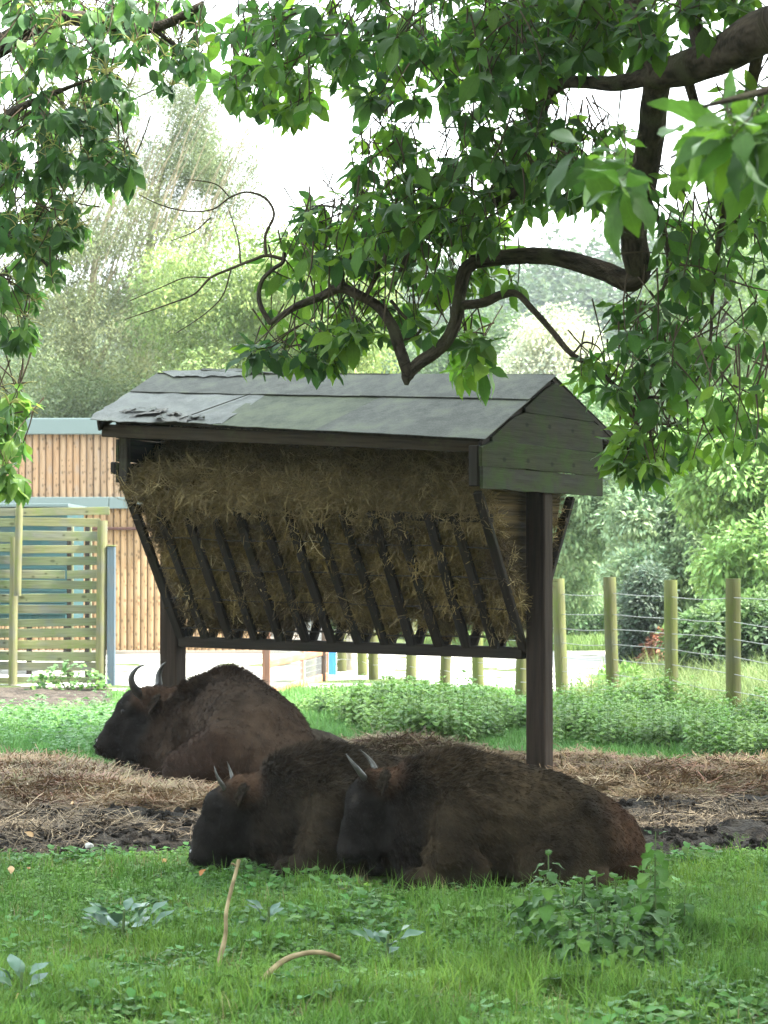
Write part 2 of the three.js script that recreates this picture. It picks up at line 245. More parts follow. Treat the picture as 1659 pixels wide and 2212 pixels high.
// a curved sheet between four corners with thickness
function patch(c00, c10, c11, c01, nu, nv, thick, f) { // c00->c10 is u, c00->c01 is v; f(u,v) => [du along u, dv along v, lift]
  const nrm = c10.clone().sub(c00).cross(c01.clone().sub(c00)).normalize(); if (nrm.y < 0) nrm.negate();
  const pos = [], uv = [], idx = [], row = nu + 1, lu = c00.distanceTo(c10), lv = c00.distanceTo(c01);
  for (let k = 0; k < 2; k++) for (let j = 0; j <= nv; j++) for (let i = 0; i <= nu; i++) {
    let u = i / nu, v = j / nv; const e = f ? f(u, v) : [0, 0, 0]; u += e[0]; v += e[1];
    const p = c00.clone().lerp(c10, u).lerp(c01.clone().lerp(c11, u), v).addScaledVector(nrm, e[2] - k * thick); pos.push(p.x, p.y, p.z); uv.push(u * lu, v * lv);
  }
  const B = row * (nv + 1), up = V(0, 0, 0).copy(nrm), a0 = V(pos[0], pos[1], pos[2]), flip = V(pos[3] - pos[0], pos[4] - pos[1], pos[5] - pos[2]).cross(V(pos[row * 3] - pos[0], pos[row * 3 + 1] - pos[1], pos[row * 3 + 2] - pos[2])).dot(up) < 0;
  const T = (a, b, c) => (flip ? idx.push(a, c, b) : idx.push(a, b, c));
  for (let j = 0; j < nv; j++) for (let i = 0; i < nu; i++) { const a = j * row + i; T(a, a + 1, a + row); T(a + 1, a + row + 1, a + row); T(B + a, B + a + row, B + a + 1); T(B + a + 1, B + a + row, B + a + row + 1); }
  for (let i = 0; i < nu; i++) { let a = i; T(a, B + a, a + 1); T(a + 1, B + a, B + a + 1); a = nv * row + i; T(a, a + 1, B + a); T(a + 1, B + a + 1, B + a); }
  for (let j = 0; j < nv; j++) { let a = j * row; T(a, a + row, B + a); T(a + row, B + a + row, B + a); a = j * row + nu; T(a, B + a, a + row); T(a + row, B + a, B + a + row); }
  let g = new THREE.BufferGeometry(); g.setAttribute('position', new THREE.Float32BufferAttribute(pos, 3)); g.setAttribute('uv', new THREE.Float32BufferAttribute(uv, 2)); g.setIndex(idx); g = g.toNonIndexed(); g.computeVertexNormals(); return g;
}
const feltTex = (c, d, seed, moss) => mkTex(512, 512, (u, v) => { const s = pnoise(u * 200, v * 200, 200, 200, seed) * 0.5 + pnoise(u * 90, v * 90, 90, 90, seed + 1) * 0.25, b = pnoise(u * 5, v * 5, 5, 5, seed + 2) * 0.5 + pnoise(u * 18, v * 14, 18, 14, seed + 3) * 0.35, t = clamp(0.5 + s * 0.5 + b * 0.6), m = clamp(b + moss); return [0, 1, 2].map((k) => lerp(lerp(d[k], c[k], t), [0.075, 0.085, 0.04][k], m * 0.6)); });
const felt = {
  dark: std({ map: feltTex([0.1, 0.099, 0.083], [0.042, 0.041, 0.033], 151, 0.12), bumpMap: roughBump, bumpScale: 0.004, roughness: 0.8 }),
  moss: std({ map: feltTex([0.095, 0.098, 0.07], [0.042, 0.046, 0.03], 156, 0.3), bumpMap: roughBump, bumpScale: 0.004, roughness: 0.8 }),
  pale: std({ map: feltTex([0.155, 0.153, 0.138], [0.085, 0.083, 0.075], 161, -0.3), bumpMap: roughBump, bumpScale: 0.006, roughness: 0.85 }),
  worn: std({ map: feltTex([0.17, 0.158, 0.14], [0.08, 0.074, 0.067], 166, -0.3), bumpMap: roughBump, bumpScale: 0.01, roughness: 0.9 }),
};
{
  const up = (p, d) => p.clone().addScaledVector(V(0, 1, 0), d);
  const at = (u, v) => rL.clone().lerp(rR, u).lerp(eL.clone().lerp(eR, u), v); // on the front slope
  const slopeN = rR.clone().sub(rL).cross(eL.clone().sub(rL)).normalize(); if (slopeN.y < 0) slopeN.negate();
  const lift = (p, d) => p.addScaledVector(slopeN, d);
  // decking boards under the felt
  partW(feeder, 'roof_deck', patch(lift(at(0.008, 0), -0.012), lift(at(0.992, 0), -0.012), lift(at(0.992, 0.985), -0.012), lift(at(0.008, 0.985), -0.012), 12, 4, 0.03), M.rack);
  partW(feeder, 'roof_deck', patch(up(rL, -0.012), up(rR, -0.012), up(bR, -0.012), up(bL, -0.012), 10, 3, 0.03), M.rack);
  const wav = (seed, a) => (u, v) => [0, 0, a * fbm(u * 7, v * 2, seed, 3)];
  // lower course, three lengths, then the upper course lapped over it
  const ragged = (u, v) => [u < 0.03 ? -0.03 * Math.max(0, fbm(v * 9, 1, 4, 3) + 0.2) * (1 - u / 0.03) : 0, v > 0.9 ? (0.055 * fbm(u * 16, 7, 2, 4) + 0.03 * Math.sin(u * 5 + 0.4)) * ((v - 0.9) / 0.1) : 0, 0.012 * fbm(u * 9, v * 5, 1, 3) + (v > 0.75 ? 0.014 * Math.abs(fbm(u * 22, v * 9, 9, 3)) : 0)];
  partW(feeder, 'roof_felt', patch(at(-0.005, 0.38), at(0.36, 0.38), at(0.345, 1.0), at(-0.01, 1.03), 60, 26, 0.006, ragged), felt.pale, 'pale weathered felt with a torn lower edge');
  partW(feeder, 'roof_felt', patch(lift(at(0.34, 0.38), -0.004), lift(at(0.665, 0.38), -0.004), lift(at(0.6, 1.012), -0.004), lift(at(0.325, 1.01), -0.004), 24, 6, 0.006, wav(3, 0.006)), felt.moss, 'greenish felt length in the middle of the lower course');
  partW(feeder, 'roof_felt', patch(lift(at(0.655, 0.38), 0.001), lift(at(1.006, 0.38), 0.001), lift(at(1.006, 1.015), 0.001), lift(at(0.59, 1.015), 0.001), 24, 6, 0.006, wav(5, 0.005)), felt.dark, 'grey felt length at the right of the lower course');
  partW(feeder, 'roof_felt', patch(lift(at(-0.004, -0.005), 0.012), lift(at(0.62, -0.005), 0.012), lift(at(0.6, 0.42), 0.012), lift(at(-0.004, 0.43), 0.012), 40, 6, 0.006, (u, v) => [0, v > 0.9 ? 0.012 * fbm(u * 12, 3, 3, 3) : 0, 0.006 * fbm(u * 8, v * 2, 7, 3)]), felt.dark);
  partW(feeder, 'roof_felt', patch(lift(at(0.61, -0.005), 0.016), lift(at(1.008, -0.005), 0.016), lift(at(1.008, 0.41), 0.016), lift(at(0.59, 0.41), 0.016), 24, 6, 0.006, wav(8, 0.005)), felt.dark);
  partW(feeder, 'roof_felt', patch(up(rL, 0.02), up(rR, 0.02), up(bR, 0.006), up(bL, 0.006), 20, 6, 0.006, wav(9, 0.006)), felt.dark, 'felt on the far slope of the roof');
  // torn strips: ridge and cracked scraps at the worn corner
  partW(feeder, 'torn_strip', patch(lift(at(0.01, -0.02), 0.03), lift(at(0.27, -0.03), 0.05), lift(at(0.25, 0.07), 0.024), lift(at(0.06, 0.1), 0.024), 26, 4, 0.005, (u, v) => [0, 0.25 * v * fbm(u * 9, 1, 5, 3), 0.02 * Math.abs(fbm(u * 10, v * 2, 3, 3))]), felt.pale, 'pale torn strip at the ridge');
  partW(feeder, 'torn_strip', patch(lift(at(0.12, -0.03), 0.055), lift(at(0.34, -0.01), 0.03), lift(at(0.34, 0.02), 0.028), lift(at(0.12, 0.0), 0.05), 16, 2, 0.012, (u, v) => [0, 0.3 * v * fbm(u * 7, 2, 8, 3), 0.015 * fbm(u * 10, v, 3, 3)]), felt.dark, 'dark curled strip along the ridge');
  for (let i = 0; i < 8; i++) { const u = rr(0.0, 0.3), v = rr(0.8, 1.0) - u * 0.15, w = rr(0.018, 0.06), h = rr(0.04, 0.1), k = rr(-0.05, 0.05), l = rr(0.014, 0.03), l2 = l + rr(0.005, 0.035), sd = i * 3.3; partW(feeder, 'torn_flap', patch(lift(at(u, v), l), lift(at(u + w, v + k), l), lift(at(u + w * 1.1, v + h + k), l2), lift(at(u - 0.01, v + h), l), 8, 4, 0.004, (a, b) => [0.15 * fbm(a * 3, b * 4, sd, 3), 0.35 * fbm(a * 4, b, sd + 2, 3), 0.025 * fbm(a * 4, b * 4, sd + 1, 3)]), i % 3 ? felt.worn : felt.pale); }
  // the seam batten, twigs and a nail strip on the roof
  partW(feeder, 'felt_seam', beam(lift(at(0.235, 1.0), 0.026), lift(at(0.325, 0.44), 0.02), 0.012, 0.008, fU), M.rack);
  // fascia, plates, ridge board, barge boards
  const fs = (px, py, dt) => onSide(px, py, HALF - dt);
  partW(feeder, 'fascia_board', beam(fs(222, 930, 0.1), fs(1036, 963, 0.1), 0.115, 0.05, V(0, 1, 0)), M.fascia);
  partW(feeder, 'fascia_board', beam(bL.clone().addScaledVector(fN, 0.1).add(V(0, -0.09, 0)), bR.clone().addScaledVector(fN, 0.1).add(V(0, -0.09, 0)), 0.12, 0.05, V(0, 1, 0)), M.fascia);
  for (const [e, r, b, s] of [[eR, rR, bR, -0.03], [eL, rL, bL, 0.04]]) {
    const d = fU.clone().multiplyScalar(s);
    partW(feeder, 'barge_board', beam(e.clone().add(d).add(V(0, -0.075, 0)), r.clone().add(d).add(V(0, -0.075, 0)), 0.1, 0.03, V(0, 1, 0)), M.rack);
    partW(feeder, 'barge_board', beam(b.clone().add(d).add(V(0, -0.07, 0)), r.clone().add(d).add(V(0, -0.078, 0)), 0.1, 0.03, V(0, 1, 0)), M.rack);
  }
  // posts
  const postTop = 3.0;
  partW(feeder, 'post', beam(fA.clone().setY(-0.15), fA.clone().setY(postTop + 0.15), 0.19, 0.19, fU, 0.012), M.post);
  partW(feeder, 'post', beam(fB.clone().setY(-0.15), fB.clone().setY(postTop + 0.12), 0.185, 0.185, fU, 0.012), M.post);
  // gable boards, right end: each board a prism on the end plane
  const sG = sOf(onSide(1165, HORIZON, 0)) + 0.115;
  const slopeY = (t, s) => { const k = clamp((s - sOf(rL)) / (sOf(rR) - sOf(rL))), r = lerp(rL.y, rR.y, k), f = lerp(eL.y, eR.y, k), b = lerp(bL.y, bR.y, k); return t > 0 ? lerp(r, f, t / HALF) : lerp(r, b, t / tOf(bR)); };
  function gableBoard(s, y0, y1, t0, t1, thick, j) { // clipped under the roof
    const n = 12, pts = []; for (let i = 0; i <= n; i++) { const t = lerp(t0, t1, i / n); pts.push([t, y0 + 0.012 * fbm(t * 3, j, 2, 3)]); } for (let i = n; i >= 0; i--) { const t = lerp(t0, t1, i / n); pts.push([t, Math.min(y1 + 0.01 * fbm(t * 3, j + 9, 2, 3), slopeY(t, s) - 0.05)]); }
    const top = pts.slice(n + 1).reverse(), bot = pts.slice(0, n + 1), keep = []; for (let i = 0; i <= n; i++) if (top[i][1] > bot[i][1] + 0.004) keep.push(i);
    const sh = new THREE.Shape(); keep.forEach((i, k) => (k ? sh.lineTo(bot[i][0], bot[i][1]) : sh.moveTo(bot[i][0], bot[i][1]))); keep.reverse().forEach((i) => sh.lineTo(top[i][0], top[i][1])); sh.closePath();
    const g = new THREE.ExtrudeGeometry(sh, { depth: thick, bevelEnabled: true, bevelThickness: 0.003, bevelSize: 0.003, bevelSegments: 1, steps: 1 });
    const q = g.attributes.position, uv = g.attributes.uv, off = rnd() * 7; for (let i = 0; i < q.count; i++) uv.setXY(i, q.getY(i) + off, q.getX(i) + off * 0.7);
    // shape x = t, y = height, depth = along u
    return g.applyMatrix4(new THREE.Matrix4().makeBasis(fN, V(0, 1, 0), fU.clone().negate()).setPosition(fA.clone().addScaledVector(fU, s + thick)));
  }
  const gb = (px, py) => onEnd(px, py, sG), q0 = gb(1037, 1062), q1 = gb(1296, 1066), tF = tOf(q0), tB = tOf(q1);
  const ys = [1064, 1018, 965, 897, 790].map((y) => gb(1165, y).y), mats = variants(M.gable, [[0.95, 0.95, 0.9], [0.8, 0.9, 0.6], [0.75, 0.75, 0.65], [0.6, 0.6, 0.55]]);
  for (let i = 0; i < 4; i++) partW(feeder, 'gable_board', gableBoard(sG + (i % 2 ? 0.006 : 0), ys[i] + 0.005, ys[i + 1] - 0.004, tF + (i ? 0.03 : 0), tB, 0.025, i), mats[i]);
  const sGl = sOf(onSide(256, 1000, HALF - 0.26)); for (let i = 0; i < 4; i++) partW(feeder, 'gable_board', gableBoard(sGl, ys[i] + 0.12 + 0.005, ys[i + 1] + 0.12 - 0.004, HALF - 0.22, -HALF + 0.2, 0.025, i + 5), mats[2]);
  // corner studs at the ends
  for (const [s, t] of [[sG - 0.06, tF - 0.03], [sG - 0.06, tB + 0.06], [sGl + 0.07, HALF - 0.26], [sGl + 0.07, -HALF + 0.25]]) partW(feeder, 'corner_stud', beam(Fp(s, t, ys[0] + (s < 1 ? 0.1 : 0.02)), Fp(s, t, slopeY(t, s) - 0.06), 0.09, 0.07, fU), s < 1 ? M.fascia : M.rack);
  partW(feeder, 'end_block', beam(Fp(sGl - 0.03, HALF - 0.24, ys[0] + 0.2), Fp(sGl - 0.03, HALF - 0.24, ys[0] + 0.31), 0.05, 0.07, fU), M.rack);
  partW(feeder, 'tie_beam', beam(Fp(sGl, 0.1, ys[0] + 0.15), Fp(sG, 0.1, ys[0] + 0.1), 0.09, 0.12, V(0, 1, 0)), M.rack);
  // rack: keel, slats, rails, wires
  const kL = onSide(398, 1386, 0.0), kR = onSide(1136, 1411, 0.0);
  partW(feeder, 'keel_beam', beam(kL.clone().addScaledVector(fU, -0.02), kR.clone().addScaledVector(fU, 0.0), 0.1, 0.16, V(0, 1, 0)), M.rack);
  const TT = 1.0, topL = onSide(291, 1040, TT), topR = onSide(1050, 1062, TT);
  const nS = 14; globalThis.rackLine = { kL, kR, topL, topR, TT };
  for (let i = 0; i < nS; i++) {
    const u = i / (nS - 1), jit = rr(-0.02, 0.02), b = kL.clone().lerp(kR, u).add(V(0, 0.06, 0)), s = sOf(b), yT = lerp(topL.y, topR.y, u);
    const kk = i && i < nS - 1 ? 0.86 : 1; for (const sd of [1, -1]) partW(feeder, 'slat', beam(Fp(s, 0.035 * sd, b.y - 0.05), Fp(s + jit, lerp(0.035, TT, kk) * sd, lerp(b.y - 0.05, yT, kk)), rr(0.078, 0.09), 0.05, fU, 0.006), M.rack);
  }
  for (const sd of [1, -1]) {
    const k = 0.84, ry = (u) => lerp(lerp(kL.y, topL.y, k), lerp(kR.y, topR.y, k), u);
    partW(feeder, 'rack_rail', beam(Fp(sOf(kL) - 0.05, (TT * k - 0.035) * sd, ry(0)), Fp(sOf(kR) + 0.05, (TT * k - 0.035) * sd, ry(1)), 0.075, 0.05, V(0, 1, 0)), M.rack);
    for (const w of [0.07, 0.26, 0.45, 0.64]) { const y = (u) => lerp(lerp(kL.y, topL.y, w), lerp(kR.y, topR.y, w), u) + 0.03, off = (TT * w + 0.045) * sd, pts = []; for (let i = 0; i <= 8; i++) pts.push(Fp(lerp(sOf(kL), sOf(kR), i / 8), off, y(i / 8) + 0.008 * Math.sin(i * 2.1))); partW(feeder, 'rack_wire', limb(pts, [0.006, 0.006], 5, 3), M.darkWire); }
  }
}

// ---------------------------------------------------------------- hay: thin curved straws in loose tufts
function strawTuft(n, len, seed, flat, w = 0.0024) {
  const q = RNG(seed), pos = [];
  for (let i = 0; i < n; i++) {
    const a = q() * 6.283, el = (q() - 0.35) * flat, L = len * (0.5 + q()), o = V((q() - 0.5) * len, q() * 0.02, (q() - 0.5) * len), d = V(Math.cos(a) * Math.cos(el), Math.sin(el), Math.sin(a) * Math.cos(el)), c = V(q() - 0.5, q() - 0.5, q() - 0.5).multiplyScalar(L * 0.9), sd = d.clone().cross(V(q() - 0.5, 1, q() - 0.5)).normalize().multiplyScalar(w * (0.6 + q()));
    let p0 = o.clone().addScaledVector(d, -L / 2);
    for (let k = 1; k <= 3; k++) { const t = k / 3, p = o.clone().addScaledVector(d, L * (t - 0.5)).addScaledVector(c, t * (1 - t)); const A = p0.clone().add(sd), B = p0.clone().sub(sd), C = p.clone().add(sd), D = p.clone().sub(sd); for (const v of [A, B, C, B, D, C]) pos.push(v.x, v.y, v.z); p0 = p; }
  }
  const g = new THREE.BufferGeometry(); g.setAttribute('position', new THREE.Float32BufferAttribute(pos, 3)); g.computeVertexNormals(); return g;
}
const strawMat = std({ color: rgb(1, 1, 1), roughness: 0.75, side: THREE.DoubleSide });
const hayCore = (c) => std({ map: mkTex(256, 256, (u, v) => { const a = pnoise(u * 40, v * 18, 40, 18, 171) * 0.5 + pnoise(u * 90, v * 90, 90, 90, 172) * 0.4 + pnoise(u * 8, v * 8, 8, 8, 173) * 0.3, t = clamp(0.5 + a); return c.map((k) => k * lerp(0.35, 1.15, t)); }), bumpMap: roughBump, bumpScale: 0.05 });
// bedding heaps
function heap(name, label, outline, heightK, col, col2, n, seed, x0, x1, z0, z1) {
  rnd = RNG(seed);
  const inside = (x, z) => edgeDist(outline, x, z) + 0.22 * fbm(x * 1.6, seed, z * 1.6, 3);
  const hh = (x, z) => { const e = inside(x, z); return gh(x, z) + 0.05 + smooth(0, 0.9, e) * heightK * (0.75 + 0.7 * fbm(x * 1.7, seed + 2, z * 1.7, 3)) + smooth(0, 0.2, e) * 0.07 * fbm(x * 6, 4, z * 6, 3) - smooth(0.1, -0.05, e) * 0.06; };
  const g = thing(name, label, 'hay', V(0, 0, 0)); tag(g, label, 'hay', null, 'stuff');
  const nx = Math.ceil((x1 - x0) / 0.07), nz = Math.ceil((z1 - z0) / 0.07), pos = [], uv = [], idx = [], on = [];
  for (let j = 0; j <= nz; j++) for (let i = 0; i <= nx; i++) { const x = x0 + i * 0.07, z = z0 + j * 0.07; pos.push(x, hh(x, z), z); uv.push(x, z); on.push(inside(x, z) > 0); }
  for (let j = 0; j < nz; j++) for (let i = 0; i < nx; i++) { const a = j * (nx + 1) + i, b = a + nx + 1; if (on[a] && on[a + 1] && on[b]) idx.push(a, b, a + 1); if (on[a + 1] && on[b] && on[b + 1]) idx.push(a + 1, b, b + 1); }
  const geo = new THREE.BufferGeometry(); geo.setAttribute('position', new THREE.Float32BufferAttribute(pos, 3)); geo.setAttribute('uv', new THREE.Float32BufferAttribute(uv, 2)); geo.setIndex(idx); geo.computeVertexNormals();
  const core = part(g, 'hay_mass', geo, hayCore(col2)); core.userData.kind = 'stuff';
  const tufts = [1, 2, 3].map((s) => strawTuft(20, 0.25, seed * 10 + s, 0.45)), lists = [[], [], []], cols = [[], [], []];
  for (let i = 0; i < n;) { const x = rr(x0, x1), z = rr(z0, z1), e = inside(x, z); if (e < -0.12 || (e < 0.25 && rnd() > 0.35)) continue; i++; const k = Math.floor(rr(0, 3)), s = rr(0.6, 1.25); lists[k].push(new THREE.Matrix4().compose(V(x, Math.max(hh(x, z), gh(x, z) + 0.05) + rr(-0.01, 0.035), z), new THREE.Quaternion().setFromEuler(new THREE.Euler(rr(-0.3, 0.3), rr(0, 6.28), rr(-0.3, 0.3))), V(s, s, s))); const p = fbm(x * 1.4, 9, z * 1.4, 3); const c = rnd() < 0.06 ? [0.42, 0.33, 0.21] : [0, 1, 2].map((q) => lerp(col[q], col2[q], clamp(0.45 + p * 1.2 + rr(-0.25, 0.25)))); cols[k].push(tint(c, 0.25)); }
  lists.forEach((l, k) => inst('straw', tufts[k], strawMat, l, cols[k], g));
}
const HAYL = poly([[-250, 1685], [-60, 1672], [110, 1664], [185, 1690], [330, 1732], [540, 1742], [680, 1752], [560, 1762], [440, 1760], [250, 1758], [100, 1750], [-250, 1764]]);
heap('hay_bedding', 'pale brown hay bedding spread in front of the big horned animal on the left', HAYL, 0.07, [0.36, 0.25, 0.155], [0.19, 0.13, 0.078], 15000, 41, -5.5, 0.4, -23.5, -15.6);
const HAYR = poly([[1130, 1665], [1260, 1662], [1420, 1680], [1900, 1668], [1950, 1735], [1640, 1722], [1480, 1742], [1350, 1745], [1150, 1735]]);
heap('hay_bedding', 'brown hay bedding heaped to the right of the feeder post', HAYR, 0.13, [0.27, 0.185, 0.105], [0.13, 0.085, 0.048], 13000, 43, 1, 5.6, -23.5, -16);
const HAYM = poly([[690, 1660], [740, 1632], [850, 1632], [920, 1655], [1140, 1665], [1140, 1695], [900, 1700], [690, 1690]]);
heap('hay_bedding', 'brown hay heaped under the feeder behind the two front animals', HAYM, 0.22, [0.2, 0.145, 0.085], [0.11, 0.075, 0.04], 6500, 45, -1.3, 1.7, -25, -19.4);
{ // loose straw trodden into the mud
  rnd = RNG(47); const tf = [1, 2].map((k) => strawTuft(9, 0.2, 470 + k, 0.5)), ls = [[], []], cs = [[], []];
  for (let i = 0; i < 1800;) { const x = rr(-4.5, 5.4), z = rr(-18.5, -14); if (mudIn(x, z) < -0.1 || fbm(x * 1.1, 6, z * 1.1, 3) < -0.1) continue; i++; const k = i & 1, s = rr(0.6, 1.2); ls[k].push(new THREE.Matrix4().compose(V(x, globalThis.mudHeight(x, z) + 0.02, z), new THREE.Quaternion().setFromEuler(new THREE.Euler(rr(-0.3, 0.3), rr(0, 6), rr(-0.3, 0.3))), V(s, s, s))); cs[k].push(tint(rnd() < 0.3 ? [0.3, 0.22, 0.14] : [0.13, 0.095, 0.065], 0.4)); }
  const g = thing('loose_straw', 'loose straw trodden into the dark mud', 'straw'); g.userData.kind = 'stuff'; ls.forEach((l, k) => inst('straw', tf[k], strawMat, l, cs[k], g));
}
{ // hay in the rack
  rnd = RNG(77);
  const { kL, kR, topL, topR } = globalThis.rackLine, y0 = Math.min(kL.y, kR.y);
  const g = thing('rack_hay', 'hay stuffed in the V rack under the feeder roof and spilling over its rail', 'hay', fA.clone().lerp(fB, 0.5)); g.userData.kind = 'stuff';
  const sA = sOf(kL), sB = sOf(kR), keelY = (u) => lerp(kL.y, kR.y, u), topY = (u) => lerp(topL.y, topR.y, u);
  // section through the hay, w from 0 (keel) to 1 (rail) to 1.5 (over the top)
  const bottom = (u) => 0.1 + 0.2 * Math.max(0, fbm(u * 9, 3, 1, 3) + 0.12) + (u > 0.55 ? 0.12 * Math.abs(Math.sin(u * 20)) : 0.02);
  function surf(u, w, sd) {
    const s = lerp(sA + 0.1, sB - 0.02, u), k = keelY(u), T = topY(u), b = bottom(u);
    let t, y; if (w < 1) { const q = lerp(b, 0.86, w); t = q * 1.0 - 0.15 + 0.1 * fbm(u * 14, w * 6, sd * 3, 3); y = lerp(k, T, q); } else { const a = (w - 1) / 0.5, ov = 0.24 + 0.14 * smooth(0.55, 0.0, u) - 0.12 * smooth(0.6, 0.75, u) + 0.08 * fbm(u * 6, a * 2, sd, 2); t = lerp(0.73, 0.15, a * a) + ov * Math.sin(Math.min(1, a * 1.6) * Math.PI) * 1.0; y = lerp(lerp(k, T, 0.84), T + 0.56, a) + 0.04 * fbm(u * 9, a * 4, 5, 3); }
    return Fp(s, t * sd, y);
  }
  const nu = 70, nw = 34, pos = [], uv = [], idx = [];
  for (const sd of [1, -1]) { const o = pos.length / 3; for (let j = 0; j <= nw; j++) for (let i = 0; i <= nu; i++) { const p = surf(i / nu, (j / nw) * 1.5, sd).sub(g.position); pos.push(p.x, p.y, p.z); uv.push((i / nu) * 3.8, (j / nw) * 2); } for (let j = 0; j < nw; j++) for (let i = 0; i < nu; i++) { const a = o + j * (nu + 1) + i, b = a + nu + 1; sd > 0 ? idx.push(a, a + 1, b, a + 1, b + 1, b) : idx.push(a, b, a + 1, a + 1, b, b + 1); } }
  const W = (nu + 1) * (nw + 1); for (let i = 0; i < nu; i++) { const a = nw * (nu + 1) + i; idx.push(a, a + 1, W + a, a + 1, W + a + 1, W + a); idx.push(i, W + i, i + 1, i + 1, W + i, W + i + 1); }
  for (let j = 0; j < nw; j++) for (const i of [0, nu]) { const a = j * (nu + 1) + i, b = a + nu + 1; idx.push(a, b, W + a, b, W + b, W + a); }
  const geo = new THREE.BufferGeometry(); geo.setAttribute('position', new THREE.Float32BufferAttribute(pos, 3)); geo.setAttribute('uv', new THREE.Float32BufferAttribute(uv, 2)); geo.setIndex(idx); geo.computeVertexNormals();
  part(g, 'hay_mass', geo, hayCore([0.11, 0.079, 0.035])).userData.kind = 'stuff';
  const tufts = [1, 2, 3].map((s) => strawTuft(18, 0.17, 700 + s, 1.4, 0.0022)), lists = [[], [], []], cols = [[], [], []];
  for (let i = 0; i < 9000; i++) { const sd = rnd() < 0.82 ? 1 : -1, u = rr(-0.01, 1.01), w = rr(0, 1.45), p = surf(clamp(u), w, sd).sub(g.position).addScaledVector(fN, sd * (w > 0.95 ? rr(-0.02, 0.06) : rr(-0.03, 0.045))); p.y -= rr(0, 0.04); const k = Math.floor(rr(0, 3)), s = rr(0.6, 1.2); lists[k].push(new THREE.Matrix4().compose(p, new THREE.Quaternion().setFromEuler(new THREE.Euler(rr(-1.2, 1.2), rr(0, 6.28), rr(-1.2, 1.2))), V(s, s, s))); const n = fbm(u * 12, w * 5, 4, 3), top = w > 0.95; cols[k].push(tint(rnd() < 0.05 ? [0.42, 0.33, 0.17] : top ? [0.225, 0.168, 0.08] : [lerp(0.085, 0.25, clamp(0.5 + n * 1.6)), lerp(0.062, 0.182, clamp(0.5 + n * 1.6)), lerp(0.03, 0.075, clamp(0.5 + n))], 0.35)); }
  lists.forEach((l, k) => inst('straw', tufts[k], strawMat, l, cols[k], g));
}

